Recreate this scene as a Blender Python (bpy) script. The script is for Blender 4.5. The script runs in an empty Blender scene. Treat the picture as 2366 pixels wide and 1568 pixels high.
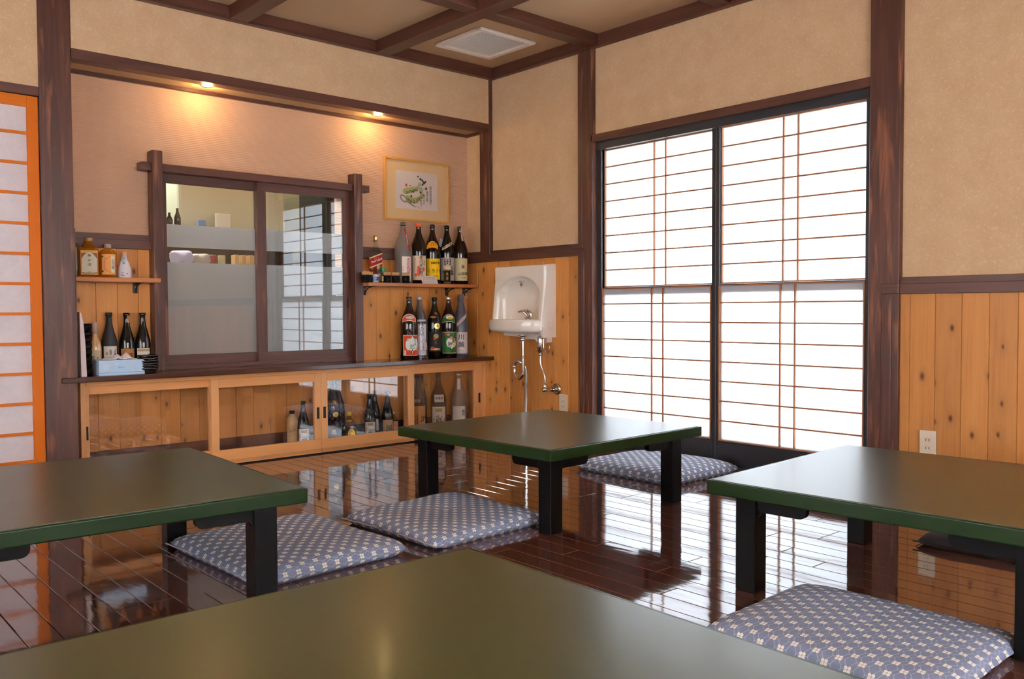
import bpy, bmesh, math, random
from mathutils import Matrix, Vector
PI = math.pi
random.seed(7)
S = bpy.context.scene
COL = S.collection

# ------------------------------------------------------------------ camera
cam_d = bpy.data.cameras.new('camera'); cam = bpy.data.objects.new('camera', cam_d); COL.objects.link(cam)
cam_d.sensor_fit = 'HORIZONTAL'; cam_d.sensor_width = 36.0; cam_d.lens = 36.0 * 2007.8 / 2366.0
cam_d.clip_start = 0.05; cam_d.clip_end = 60
yaw, pit, rol = .842, -.0337, -.0048
fv = Vector((math.cos(pit)*math.cos(yaw), math.cos(pit)*math.sin(yaw), math.sin(pit)))
rv = Vector((math.sin(yaw), -math.cos(yaw), 0)); uv = rv.cross(fv)
r2 = rv*math.cos(rol) + uv*math.sin(rol); u2 = uv*math.cos(rol) - rv*math.sin(rol)
cam.matrix_world = Matrix(((r2.x, u2.x, -fv.x, -3.7485), (r2.y, u2.y, -fv.y, -4.3801), (r2.z, u2.z, -fv.z, .8219), (0, 0, 0, 1)))
S.camera = cam

# ------------------------------------------------------------------ world, lights, exposure
w = bpy.data.worlds.new('sky'); S.world = w; w.use_nodes = True
w.node_tree.nodes['Background'].inputs['Color'].default_value = (.75, .85, 1, 1)
w.node_tree.nodes['Background'].inputs['Strength'].default_value = .6
S.view_settings.view_transform = 'Standard'; S.view_settings.look = 'None'
S.view_settings.gamma = 1; S.view_settings.use_curve_mapping = False
S.view_settings.exposure = 0.0

def area_light(name, loc, rot, sx, sy, power, color):
    d = bpy.data.lights.new(name, 'AREA'); d.shape = 'RECTANGLE'; d.size = sx; d.size_y = sy
    d.energy = power; d.color = color
    o = bpy.data.objects.new(name, d); COL.objects.link(o); o.location = loc; o.rotation_euler = rot
    return o
# daylight outside the shoji window, then fill behind two added windows
area_light('daylight_east', (.75, -1.74, .98), (0, PI/2, 0), 2.3, 2.2, 250, (.90, .94, 1))
area_light('fill_south', (-2.9, -6.45, 1.1), (PI/2, 0, 0), 3.2, 2.2, 880, (1, .97, .93))
area_light('fill_west', (-5.95, -2.6, 1.1), (0, -PI/2, 0), 2.2, 3.0, 600, (1, .97, .93))
area_light('kitchen_fluorescent', (-1.6, 1.35, 2.33), (0, 0, 0), 1.2, .3, 80, (1, .98, .9))
def spot(name, loc, target, power, size, blend, color):
    d = bpy.data.lights.new(name, 'SPOT'); d.energy = power; d.spot_size = size; d.spot_blend = blend; d.color = color
    d.shadow_soft_size = .018
    o = bpy.data.objects.new(name, d); COL.objects.link(o); o.location = loc
    o.rotation_euler = (Vector(target)-Vector(loc)).to_track_quat('-Z', 'Y').to_euler()
for lx in (-1.868, -.812):
    d = bpy.data.lights.new('downlight_beam', 'POINT'); d.energy = 2.7; d.color = (1, .66, .28); d.shadow_soft_size = .02
    o = bpy.data.objects.new('downlight_beam', d); COL.objects.link(o); o.location = (lx, .118, 1.978)

# ------------------------------------------------------------------ material helpers
def new_mat(name):
    m = bpy.data.materials.new(name); m.use_nodes = True
    nt = m.node_tree; nt.nodes.clear()
    out = nt.nodes.new('ShaderNodeOutputMaterial')
    return m, nt, out
class G:
    def __init__(s, nt): s.nt = nt
    def n(s, t, **kw):
        o = s.nt.nodes.new(t)
        for k, v in kw.items():
            if k.startswith('i_'):
                key = k[2:]
                key = int(key) if key.isdigit() else key.replace('_', ' ')
                s.set(o.inputs[key], v)
            else: setattr(o, k, v)
        return o
    def set(s, sock, v):
        if hasattr(v, 'is_output') or isinstance(v, bpy.types.NodeSocket): s.nt.links.new(v, sock)
        else: sock.default_value = v
    def m(s, op, a, b=None, c=None, clamp=False):
        o = s.nt.nodes.new('ShaderNodeMath'); o.operation = op; o.use_clamp = clamp
        s.set(o.inputs[0], a)
        if b is not None: s.set(o.inputs[1], b)
        if c is not None: s.set(o.inputs[2], c)
        return o.outputs[0]
    def mix(s, f, a, b):
        o = s.nt.nodes.new('ShaderNodeMix'); o.data_type = 'RGBA'
        s.set(o.inputs['Factor'], f); s.set(o.inputs[6], a); s.set(o.inputs[7], b)
        return o.outputs[2]
    def ramp(s, f, stops, interp='LINEAR'):
        o = s.nt.nodes.new('ShaderNodeValToRGB'); s.set(o.inputs[0], f)
        cr = o.color_ramp; cr.interpolation = interp
        while len(cr.elements) > 1: cr.elements.remove(cr.elements[-1])
        for i, (p, c) in enumerate(stops):
            e = cr.elements[0] if i == 0 else cr.elements.new(p)
            e.position = p; e.color = c if len(c) == 4 else (*c, 1)
        return o.outputs[0]
    def noise(s, vec, scale, detail=2, rough=.5, dist=0):
        o = s.nt.nodes.new('ShaderNodeTexNoise')
        s.set(o.inputs['Vector'], vec); o.inputs['Scale'].default_value = scale
        o.inputs['Detail'].default_value = detail; o.inputs['Roughness'].default_value = rough; o.inputs['Distortion'].default_value = dist
        return o.outputs[0]
    def scale(s, vec, sc, off=None):
        o = s.nt.nodes.new('ShaderNodeMapping'); s.set(o.inputs['Vector'], vec)
        o.inputs['Scale'].default_value = sc
        if off is not None: s.set(o.inputs['Location'], off)
        return o.outputs[0]
    def bump(s, h, strength, dist=.001, normal=None):
        o = s.nt.nodes.new('ShaderNodeBump'); s.set(o.inputs['Height'], h)
        o.inputs['Strength'].default_value = strength; o.inputs['Distance'].default_value = dist
        if normal is not None: s.set(o.inputs['Normal'], normal)
        return o.outputs[0]
    def bsdf(s, out, col, rough=.5, normal=None, spec=.5, metal=0, coat=0, coat_rough=.03, ior=1.5):
        o = s.nt.nodes.new('ShaderNodeBsdfPrincipled')
        s.set(o.inputs['Base Color'], col if not isinstance(col, tuple) else (*col[:3], 1))
        s.set(o.inputs['Roughness'], rough); o.inputs['Metallic'].default_value = metal
        o.inputs['Specular IOR Level'].default_value = spec; o.inputs['IOR'].default_value = ior
        o.inputs['Coat Weight'].default_value = coat; o.inputs['Coat Roughness'].default_value = coat_rough
        if normal is not None: s.set(o.inputs['Normal'], normal)
        s.nt.links.new(o.outputs[0], out.inputs[0]); return o
    def rnd(s):
        return s.n('ShaderNodeObjectInfo').outputs['Random']
    def obj(s): return s.n('ShaderNodeTexCoord').outputs['Object']
    def offset(s, amt=13.7):
        r = s.rnd(); c = s.n('ShaderNodeCombineXYZ')
        for i, k in enumerate((amt, amt*1.7, amt*.6)): s.set(c.inputs[i], s.m('MULTIPLY', r, k))
        return c.outputs[0]
def lin(r, g, b):
    f = lambda v: ((v/255+.055)/1.055)**2.4 if v > 10 else v/255/12.92
    return (f(r), f(g), f(b))
def C4(c): return (*c[:3], 1)
_pc = {}
def plain(name, col, rough=.5, metal=0, spec=.5, coat=0, noise=0):
    if name in _pc: return _pc[name]
    m, nt, out = new_mat(name); g = G(nt)
    c = col
    if noise:
        nv = g.noise(g.obj(), 18, 4, .6)
        c = g.mix(g.m('MULTIPLY', nv, noise), C4(col), C4(tuple(v*.55 for v in col)))
    g.bsdf(out, c, rough, None, spec, metal, coat)
    _pc[name] = m; return m

def wood_mat(name, axis, base, dark, knot, rough=.45, knots=True, grain=1.0, coat=0, tone=.35, spec=.5, streak=None):
    """grain runs along axis; every object gets its own piece of timber"""
    m, nt, out = new_mat(name); g = G(nt)
    P = g.obj()
    off = g.offset()
    add = g.n('ShaderNodeVectorMath', operation='ADD'); g.set(add.inputs[0], P); g.set(add.inputs[1], off)
    sc = [1, 1, 1]; sc[axis] = .045
    st = g.scale(add.outputs[0], tuple(sc))
    warp = g.noise(g.scale(add.outputs[0], tuple((.3 if i == axis else 1) for i in range(3))), 6, 2, .5)
    n1 = g.noise(st, 95, 4, .62, .35)
    n2 = g.noise(st, 28, 2, .5, .8)
    f = g.m('ADD', g.m('MULTIPLY', n1, .6), g.m('MULTIPLY', n2, .55*grain))
    f = g.m('ADD', f, g.m('MULTIPLY', g.m('SUBTRACT', warp, .5), .35))
    col = g.ramp(f, [(.38, base), (.62, tuple(b*.82+d*.18 for b, d in zip(base, dark))), (.82, tuple(b*.45+d*.55 for b, d in zip(base, dark)))])
    tn = g.m('MULTIPLY', g.m('SUBTRACT', g.rnd(), .5), tone)
    hsv = g.n('ShaderNodeHueSaturation'); g.set(hsv.inputs['Value'], g.m('ADD', tn, 1.0)); g.set(hsv.inputs['Color'], col)
    col = hsv.outputs[0]
    if streak:
        ss = [1, 1, 1]; ss[axis] = .09
        sn = g.noise(g.scale(add.outputs[0], tuple(ss)), 34, 3, .45, .6)
        col = g.mix(g.m('MULTIPLY', g.m('SUBTRACT', sn, .56), 7, clamp=True), col, C4(streak))
    if knots:
        s3 = g.n('ShaderNodeSeparateXYZ', i_0=add.outputs[0]); k3 = g.n('ShaderNodeCombineXYZ')
        g.set(k3.inputs[0], g.m('MULTIPLY', g.m('ADD', s3.outputs[0], s3.outputs[1]), 15.0)); g.set(k3.inputs[1], g.m('MULTIPLY', s3.outputs[2], 8.0))
        g.set(k3.inputs[2], g.m('MULTIPLY', g.rnd(), 57.0))
        kv = k3.outputs[0]
        v = g.n('ShaderNodeTexVoronoi', feature='F1'); g.set(v.inputs['Vector'], kv); v.voronoi_dimensions = '2D'; v.inputs['Scale'].default_value = 1
        v.inputs['Randomness'].default_value = .9
        pick = g.m('GREATER_THAN', g.n('ShaderNodeSeparateColor', i_0=v.outputs['Color']).outputs[0], .76)
        d = v.outputs['Distance']
        core = g.m('MULTIPLY', g.m('SUBTRACT', 1, g.m('SMOOTH_MIN', g.m('DIVIDE', d, g.m('ADD', .07, g.m('MULTIPLY', g.n('ShaderNodeSeparateColor', i_0=v.outputs['Color']).outputs[1], .14))), 1, .15)), pick, clamp=True)
        halo = g.m('MULTIPLY', g.m('SUBTRACT', 1, g.m('DIVIDE', d, .45), clamp=True), pick)
        col = g.mix(g.m('MULTIPLY', halo, .55), col, C4(tuple(v*.55 for v in base)))
        col = g.mix(g.m('MULTIPLY', core, 1.25, clamp=True), col, C4(knot))
    b = g.bump(n1, .25, .0006)
    g.bsdf(out, col, rough, b, spec, 0, coat, .08)
    return m

# timber of the place
CEDAR, CEDAR_D, KNOT = lin(212, 142, 72), lin(160, 88, 36), lin(96, 44, 22)
DARK, DARK_D = lin(98, 58, 44), lin(46, 24, 18)
M = {}
M['cedar'] = wood_mat('knotty cedar board', 2, CEDAR, CEDAR_D, KNOT, .42, True, .9, spec=.35)
M['cedar_v'] = wood_mat('cabinet timber upright', 2, lin(222, 158, 98), lin(190, 124, 66), KNOT, .45, False, .5, tone=.1)
M['cedar_h'] = wood_mat('cabinet timber level', 0, lin(222, 152, 88), lin(190, 120, 60), KNOT, .45, False, .5, tone=.1)
M['door_v'] = wood_mat('amber door timber upright', 2, lin(206, 104, 16), lin(176, 78, 8), KNOT, .5, False, .4, tone=.05, spec=.2)
M['door_h'] = wood_mat('amber door timber level', 0, lin(206, 108, 22), lin(176, 78, 8), KNOT, .5, False, .4, tone=.05, spec=.2)
M['dark_z'] = wood_mat('dark stained timber upright', 2, DARK, DARK_D, KNOT, .4, False, 1.6, tone=.25, streak=lin(138, 84, 58))
M['dark_x'] = wood_mat('dark stained timber along x', 0, DARK, DARK_D, KNOT, .42, False, 1.4, tone=.2)
M['dark_y'] = wood_mat('dark stained timber along y', 1, DARK, DARK_D, KNOT, .42, False, 1.4, tone=.2)
M['counter'] = wood_mat('lacquered counter timber', 0, lin(78, 44, 32), lin(40, 20, 14), KNOT, .22, False, 1.2, coat=.5, tone=0)
M['shelf'] = wood_mat('shelf timber', 0, lin(186, 116, 66), lin(140, 76, 38), KNOT, .4, False, .8, tone=.05)
M['kumiko'] = plain('shoji lattice timber', lin(164, 108, 70), .5)
M['blackframe'] = plain('black lacquered sash', lin(52, 52, 56), .33, noise=.3)
M['black'] = plain('black lacquer', lin(11, 9, 10), .38, spec=.15)
M['iron'] = plain('black iron', lin(48, 42, 42), .45, noise=.4)
M['plastic_in'] = plain('ivory plastic', lin(226, 210, 186), .4)
M['slot'] = plain('slot black', lin(40, 32, 28), .7)
M['chrome'] = plain('chrome', (.75, .74, .72), .12, metal=1)
M['brass'] = plain('dull nickel', (.55, .48, .40), .22, metal=1)
M['gold'] = plain('gold foil', (.72, .52, .18), .3, metal=1)
M['silver'] = plain('silver foil', (.8, .72, .66), .35, metal=1)

def wallpaper():
    m, nt, out = new_mat('straw fibre wallpaper'); g = G(nt)
    P = g.obj()
    n = g.noise(P, 9, 3, .6)
    fib = g.noise(g.scale(P, (1, 1, 1)), 120, 3, .7, 2.2)
    col = g.ramp(g.m('ADD', g.m('MULTIPLY', n, .4), g.m('MULTIPLY', fib, .6)), [(.3, lin(196, 160, 122)), (.55, lin(208, 174, 136)), (.72, lin(222, 192, 154))])
    v = g.n('ShaderNodeTexVoronoi', feature='DISTANCE_TO_EDGE'); v.inputs['Scale'].default_value = 55
    g.set(v.inputs['Vector'], g.scale(P, (1, 1, 1)))
    fl = g.m('MULTIPLY', g.m('LESS_THAN', v.outputs[0], .035), g.m('GREATER_THAN', g.noise(P, 60, 2), .56))
    col = g.mix(g.m('MULTIPLY', fl, .35), col, C4(lin(236, 210, 176)))
    g.bsdf(out, col, .9, g.bump(fib, .35, .002), .2)
    return m
def rib_paper():
    m, nt, out = new_mat('fine ribbed wallpaper'); g = G(nt)
    P = g.obj(); sp = g.n('ShaderNodeSeparateXYZ', i_0=P)
    zz = g.m('ADD', g.m('MULTIPLY', sp.outputs[2], 2*PI/.0095), g.m('MULTIPLY', g.noise(g.scale(P, (1, 1, .2)), 50, 2), 1.6))
    s = g.m('SINE', zz)
    s2 = g.noise(P, 150, 2, .7)
    h = g.m('ADD', g.m('MULTIPLY', s, .5), s2)
    col = g.mix(g.m('MULTIPLY', g.m('ADD', s, 1), .5, clamp=True), C4(lin(202, 158, 127)), C4(lin(208, 167, 136)))
    g.bsdf(out, col, .85, g.bump(h, .55, .002), .25)
    return m
M['paper_wall'] = wallpaper(); M['paper_rib'] = rib_paper()
def ceiling_mat():
    m, nt, out = new_mat('ceiling board'); g = G(nt); n = g.noise(g.obj(), 200, 3, .7)
    g.bsdf(out, g.mix(n, C4(lin(184, 152, 116)), C4(lin(206, 172, 134))), .9, g.bump(n, .4, .002), .2); return m
M['ceiling'] = ceiling_mat()

def floor_mat():
    m, nt, out = new_mat('lacquered floor board'); g = G(nt); P = g.obj(); off = g.offset(31)
    add = g.n('ShaderNodeVectorMath', operation='ADD'); g.set(add.inputs[0], P); g.set(add.inputs[1], off)
    n1 = g.noise(g.scale(add.outputs[0], (1, .05, 1)), 120, 4, .6, .3)
    r = g.rnd()
    col = g.mix(n1, C4(lin(98, 60, 48)), C4(lin(66, 38, 30)))
    hsv = g.n('ShaderNodeHueSaturation'); g.set(hsv.inputs['Value'], g.m('ADD', g.m('MULTIPLY', r, .4), .8)); g.set(hsv.inputs['Color'], col)
    wav = g.noise(g.scale(add.outputs[0], (2.2, .8, 1)), 7, 2, .5)
    ring = g.noise(g.scale(add.outputs[0], (1, .22, 1)), 60, 3, .6)
    b1 = g.bump(wav, .22, .0035)
    b2 = g.bump(ring, .10, .0006, b1)
    dust = g.noise(add.outputs[0], 14, 4, .7)
    ro = g.m('ADD', .035, g.m('MULTIPLY', dust, .05))
    g.bsdf(out, hsv.outputs[0], ro, b2, .62, 0, .35, .03, ior=1.55)
    return m
M['floor'] = floor_mat()

def lacquer_green():
    m, nt, out = new_mat('green lacquer'); g = G(nt); P = g.obj()
    n2 = g.noise(P, 3.5, 3, .5)
    col = g.mix(n2, C4(lin(52, 57, 22)), C4(lin(66, 66, 30)))
    g.bsdf(out, col, .31, None, .6, 0, .12, .13)
    return m
M['green'] = lacquer_green()
def lacquer_edge():
    m, nt, out = new_mat('green lacquer edge'); g = G(nt); P = g.obj()
    n2 = g.noise(g.scale(P, (1, 1, 3)), 6, 4, .6)
    g.bsdf(out, g.mix(n2, C4(lin(24, 42, 18)), C4(lin(36, 54, 28))), .25, g.bump(g.noise(P, 60, 2), .05, .0005), .14)
    return m
M['green_edge'] = lacquer_edge()

def fabric():
    """indigo cloth with cream four-petal flowers on a thin lattice; UV in metres"""
    m, nt, out = new_mat('indigo hemp flower cloth'); g = G(nt)
    u = g.n('ShaderNodeUVMap').outputs[0]; sp = g.n('ShaderNodeSeparateXYZ', i_0=u)
    U, V = sp.outputs[0], sp.outputs[1]
    PU, PV = .046, .054
    def cell(ou, ov):
        x = g.m('MULTIPLY', g.m('SUBTRACT', g.m('FRACT', g.m('ADD', g.m('DIVIDE', U, PU), ou)), .5), PU)
        y = g.m('MULTIPLY', g.m('SUBTRACT', g.m('FRACT', g.m('ADD', g.m('DIVIDE', V, PV), ov)), .5), PV)
        return x, y
    def petal(x, y):
        ax, ay = g.m('ABSOLUTE', x), g.m('ABSOLUTE', y)
        dx, dy = g.m('SUBTRACT', ax, .0042), g.m('SUBTRACT', ay, .0042)
        d = g.m('SQRT', g.m('ADD', g.m('MULTIPLY', dx, dx), g.m('MULTIPLY', dy, dy)))
        return g.m('LESS_THAN', d, .0040)
    def lines(x, y):
        ax, ay = g.m('ABSOLUTE', x), g.m('ABSOLUTE', y)
        t = .00062
        l1 = g.m('LESS_THAN', ax, t)
        k = PV/PU
        l2 = g.m('LESS_THAN', g.m('ABSOLUTE', g.m('SUBTRACT', ay, g.m('MULTIPLY', ax, .577))), t*1.25)
        l1 = g.m('MULTIPLY', l1, g.m('LESS_THAN', ay, .016))
        l2 = g.m('MULTIPLY', l2, g.m('LESS_THAN', ax, .0235))
        return g.m('MAXIMUM', l1, l2)
    x1, y1 = cell(0, 0); x2, y2 = cell(.5, .5)
    fl = g.m('MAXIMUM', petal(x1, y1), petal(x2, y2))
    ln = g.m('MAXIMUM', lines(x1, y1), lines(x2, y2))
    weave = g.noise(g.scale(u, (1, 1, 1)), 420, 2, .6)
    col = g.mix(weave, C4(lin(110, 120, 148)), C4(lin(142, 150, 174)))
    col = g.mix(g.m('MULTIPLY', ln, .55), col, C4(lin(222, 222, 230)))
    col = g.mix(fl, col, C4(lin(255, 250, 238)))
    P = g.obj()
    wr = g.noise(P, 14, 3, .55, .4)
    g.bsdf(out, col, .9, g.bump(g.m('ADD', g.m('MULTIPLY', weave, .05), wr), .5, .006), .15)
    return m
M['fabric'] = fabric()

def paper_trans(name, col, frac=.6):
    m, nt, out = new_mat(name); g = G(nt)
    n = g.noise(g.scale(g.obj(), (1, 1, 1)), 30, 4, .7)
    c = g.mix(g.m('MULTIPLY', n, .25), C4(col), C4(tuple(v*.82 for v in col)))
    d = g.n('ShaderNodeBsdfDiffuse'); g.set(d.inputs[0], c)
    t = g.n('ShaderNodeBsdfTranslucent'); g.set(t.inputs[0], c)
    x = g.n('ShaderNodeMixShader', i_0=frac); nt.links.new(d.outputs[0], x.inputs[1]); nt.links.new(t.outputs[0], x.inputs[2])
    nt.links.new(x.outputs[0], out.inputs[0]); return m
M['washi'] = paper_trans('backlit washi', (.93, .94, .97), .6)
def opaque_paper():
    m, nt, out = new_mat('mottled white paper'); g = G(nt)
    n = g.noise(g.obj(), 26, 5, .7, .6)
    g.bsdf(out, g.mix(n, C4(lin(232, 222, 224)), C4(lin(206, 196, 200))), .8, None, .2); return m
M['door_paper'] = opaque_paper()

def glass_thin(name, tint=(1, 1, 1), refl=1.0, body=0.0, body_col=(1, 1, 1), rough=0.0):
    """thin pane or vessel: tinted straight transmission under a Fresnel reflection"""
    m, nt, out = new_mat(name); g = G(nt)
    tr = g.n('ShaderNodeBsdfTransparent'); tr.inputs[0].default_value = C4(tint)
    gl = g.n('ShaderNodeBsdfGlossy'); gl.inputs['Roughness'].default_value = rough; gl.inputs[0].default_value = (1, 1, 1, 1)
    lw = g.n('ShaderNodeLayerWeight', i_Blend=.5)
    fz = g.m('ADD', .042, g.m('MULTIPLY', g.m('POWER', lw.outputs['Facing'], 5), .958))
    base = tr.outputs[0]
    if body:
        d = g.n('ShaderNodeBsdfDiffuse'); d.inputs[0].default_value = C4(body_col)
        t2 = g.n('ShaderNodeBsdfTranslucent'); t2.inputs[0].default_value = C4(body_col)
        a = g.n('ShaderNodeMixShader', i_0=.5); nt.links.new(d.outputs[0], a.inputs[1]); nt.links.new(t2.outputs[0], a.inputs[2])
        b = g.n('ShaderNodeMixShader', i_0=body); nt.links.new(base, b.inputs[1]); nt.links.new(a.outputs[0], b.inputs[2])
        base = b.outputs[0]
    x = g.n('ShaderNodeMixShader'); g.set(x.inputs[0], g.m('MULTIPLY', fz, refl, clamp=True))
    nt.links.new(base, x.inputs[1]); nt.links.new(gl.outputs[0], x.inputs[2])
    nt.links.new(x.outputs[0], out.inputs[0]); return m
M['pane'] = glass_thin('window glass', (.93, .95, .94), 1.6)
M['cabglass'] = glass_thin('cabinet glass', (.97, .97, .97), 1.9)
M['frost'] = glass_thin('frosted film', (.75, .76, .80), .5, .74, lin(190, 188, 192), .3)
M['g_clear'] = glass_thin('clear bottle glass', (.80, .82, .80), 1.0)
M['g_frost'] = glass_thin('frosted bottle glass', (.9, .9, .9), .6, .62, lin(176, 168, 158), .35)
M['g_amber'] = glass_thin('amber liquor', (.98, .78, .34), 1.0, .25, lin(226, 160, 40))
M['g_whisky'] = glass_thin('whisky', (.86, .42, .12), 1.0, .18, lin(190, 90, 20))
M['g_brownish'] = glass_thin('pale amber glass', (.82, .70, .48), 1.0, .2, lin(168, 140, 92))
M['g_wrap'] = glass_thin('wrapped silver blue bottle', (.6, .62, .68), .8, .75, lin(128, 130, 144), .3)
M['g_sack'] = glass_thin('cellophane wrap', (.92, .92, .94), 1.4, .10, (.9, .9, .92), .12)
M['g_black'] = plain('near black glass', lin(20, 17, 15), .07, spec=.6)
M['g_brown'] = plain('dark brown glass', lin(34, 20, 13), .07, spec=.6)
M['matte_black'] = plain('matte black bottle', lin(36, 34, 34), .6)
M['porcelain'] = plain('white porcelain', lin(232, 226, 228), .3)
M['ceramic'] = plain('glazed ivory ceramic', lin(252, 244, 232), .12, coat=.4)

# ------------------------------------------------------------------ geometry helpers
def BM(): return bmesh.new()
def add_box(bm, x0, x1, y0, y1, z0, z1, bev=0, seg=1):
    r = bmesh.ops.create_cube(bm, size=1)
    vs = r['verts']
    bmesh.ops.scale(bm, vec=(abs(x1-x0), abs(y1-y0), abs(z1-z0)), verts=vs)
    bmesh.ops.translate(bm, vec=((x0+x1)/2, (y0+y1)/2, (z0+z1)/2), verts=vs)
    if bev:
        es = list({e for v in vs for e in v.link_edges})
        bmesh.ops.bevel(bm, geom=es, offset=bev, segments=seg, affect='EDGES', profile=.5)
    return bm
def bx(*a, **k): return add_box(BM(), *a, **k)
def add_lathe(bm, prof, n=28, cx=0, cy=0, z0=0, cap=True, sx=1, sy=1, sup=None):
    rings = []
    for r, z in prof:
        ring = []
        for i in range(n):
            a = 2*PI*i/n
            c, s_ = math.cos(a), math.sin(a)
            if sup:   # squarish cross-section
                k = (abs(c)**sup+abs(s_)**sup)**(-1/sup); c *= k; s_ *= k
            ring.append(bm.verts.new((cx+r*c*sx, cy+r*s_*sy, z0+z)))
        rings.append(ring)
    for a, b in zip(rings, rings[1:]):
        for i in range(n):
            f = bm.faces.new((a[i], a[(i+1) % n], b[(i+1) % n], b[i])); f.smooth = True
    if cap:
        if prof[0][0] > 1e-5: bm.faces.new(list(reversed(rings[0])))
        if prof[-1][0] > 1e-5: bm.faces.new(rings[-1])
    return bm
def add_tube(bm, pts, r, n=10, cap=True):
    pts = [Vector(p) for p in pts]; rings = []; up = None
    for i, p in enumerate(pts):
        d = (pts[min(i+1, len(pts)-1)]-pts[max(i-1, 0)]).normalized()
        if up is None: up = d.orthogonal().normalized()
        up = (up-d*up.dot(d)).normalized(); sd = d.cross(up)
        rr = r[i] if isinstance(r, (list, tuple)) else r
        rings.append([bm.verts.new(p+(up*math.cos(2*PI*k/n)+sd*math.sin(2*PI*k/n))*rr) for k in range(n)])
    for a, b in zip(rings, rings[1:]):
        for i in range(n):
            f = bm.faces.new((a[i], a[(i+1) % n], b[(i+1) % n], b[i])); f.smooth = True
    if cap: bm.faces.new(list(reversed(rings[0]))); bm.faces.new(rings[-1])
    return bm
def smooth_path(pts, n=8):
    P = [Vector(p) for p in pts]; o = []
    for i in range(len(P)-1):
        p0, p1, p2, p3 = P[max(i-1, 0)], P[i], P[i+1], P[min(i+2, len(P)-1)]
        for k in range(n):
            t = k/n
            o.append(.5*((2*p1)+(p2-p0)*t+(2*p0-5*p1+4*p2-p3)*t*t+(3*p1-p0-3*p2+p3)*t**3))
    o.append(P[-1]); return o
def add_prism(bm, poly, axis, a, b):
    """poly of 2D points extruded along an axis from a to b"""
    def mk(p, t):
        v = [p[0], p[1]]; v.insert(axis, t); return bm.verts.new(v)
    A = [mk(p, a) for p in poly]; B = [mk(p, b) for p in poly]
    n = len(poly)
    bm.faces.new(A); bm.faces.new(list(reversed(B)))
    for i in range(n): bm.faces.new((A[i], B[i], B[(i+1) % n], A[(i+1) % n]))
    return bm
def obj(name, bm, mat=None, parent=None, loc=None, smooth=False, recalc=True):
    me = bpy.data.meshes.new(name)
    if recalc: bmesh.ops.recalc_face_normals(bm, faces=bm.faces)
    bm.to_mesh(me); bm.free()
    if smooth:
        for p in me.polygons: p.use_smooth = True
    if mat is not None:
        for mm in (mat if isinstance(mat, (list, tuple)) else [mat]): me.materials.append(mm)
    o = bpy.data.objects.new(name, me); COL.objects.link(o)
    if parent is not None: o.parent = parent
    if loc is not None: o.location = loc
    return o
def inst(src, name, parent, loc, rot=None, scale=None):
    o = src.copy(); o.name = name; COL.objects.link(o); o.parent = parent; o.location = loc
    if rot is not None: o.rotation_euler = rot
    if scale is not None: o.scale = scale
    return o
def thing(name, label, cat, loc=(0, 0, 0), rotz=0, group=None):
    o = bpy.data.objects.new(name, None); COL.objects.link(o); o.empty_display_size = .05
    o.location = loc; o.rotation_euler = (0, 0, rotz); o['label'] = label; o['category'] = cat
    if group: o['group'] = group
    return o
def tag(o, label, cat, group=None):
    o['label'] = label; o['category'] = cat
    if group: o['group'] = group
    return o
def struct(name, bm, mat, loc=None, parent=None):
    o = obj(name, bm, mat, parent, loc)
    if parent is None: o['kind'] = 'structure'
    return o
def dup(root, loc, rotz=None, label=None, group=None, scale=None):
    r = root.copy(); COL.objects.link(r); r.location = loc
    if rotz is not None: r.rotation_euler = (0, 0, rotz)
    if label: r['label'] = label
    if group: r['group'] = group
    if scale: r.scale = (scale,)*3
    for ch in list(root.children):
        c = ch.copy(); COL.objects.link(c); c.parent = r
        for gch in list(ch.children):
            d = gch.copy(); COL.objects.link(d); d.parent = c
    return r
def stepped(bm_parts):
    return bm_parts

# ------------------------------------------------------------------ room shell
RX, RY, CZ = -5.2, -5.7, 2.40
# floor: boards 8 cm wide along y over a black subfloor
fl = struct('floor', bx(RX-.1, .12, RY-.1, .30, -.06, -.012), plain('subfloor', lin(24, 12, 9), .6))
PW = .0808
rest = BM(); protos = {}
nrow = 0; placed = 0
x = -PW
rows = []
while x > RX: rows.append(x); x -= PW
for i, x0 in enumerate(rows):
    y = .28; k = random.choice((.18, .33, .5, .62, .8, .93))*.95
    first = True
    while y > RY:
        L = k if first else .925
        first = False
        y0 = max(y-L, RY)
        near = x0 > -3.65 and y0 > -3.9 and y-y0 > .02
        if near and placed < 298:
            key = round(y-y0, 3)
            if key not in protos:
                o = obj('floor_board', bx(-PW/2+.0007, PW/2-.0007, -(y-y0)/2+.0007, (y-y0)/2-.0007, -.012, 0, bev=.0016), M['floor'], fl, (x0+PW/2, (y+y0)/2, 0))
                protos[key] = o
            else:
                inst(protos[key], 'floor_board', fl, (x0+PW/2, (y+y0)/2, random.uniform(-.00012, .00012)),
                     (random.uniform(-.00015, .00015), random.uniform(-.0012, .0012), 0))
            placed += 1
        elif y-y0 > .02:
            add_box(rest, x0+.0007, x0+PW-.0007, y0+.0007, y-.0007, -.012, 0, bev=.0009)
        y = y0
ro = obj('floor_boards_far', rest, M['floor'], fl); ro['kind'] = 'stuff'

# right wall (x = 0)
PT = 1.147   # top of the panelling left of the window
wr = BM()
add_box(wr, 0, .10, -.916, .36, 0, CZ+.02); add_box(wr, 0, .10, -2.571, -.916, 1.80, CZ+.02); add_box(wr, 0, .10, RY, -2.571, 0, CZ+.02)
wall_right = struct('wall_right', wr, M['paper_wall'])
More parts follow.
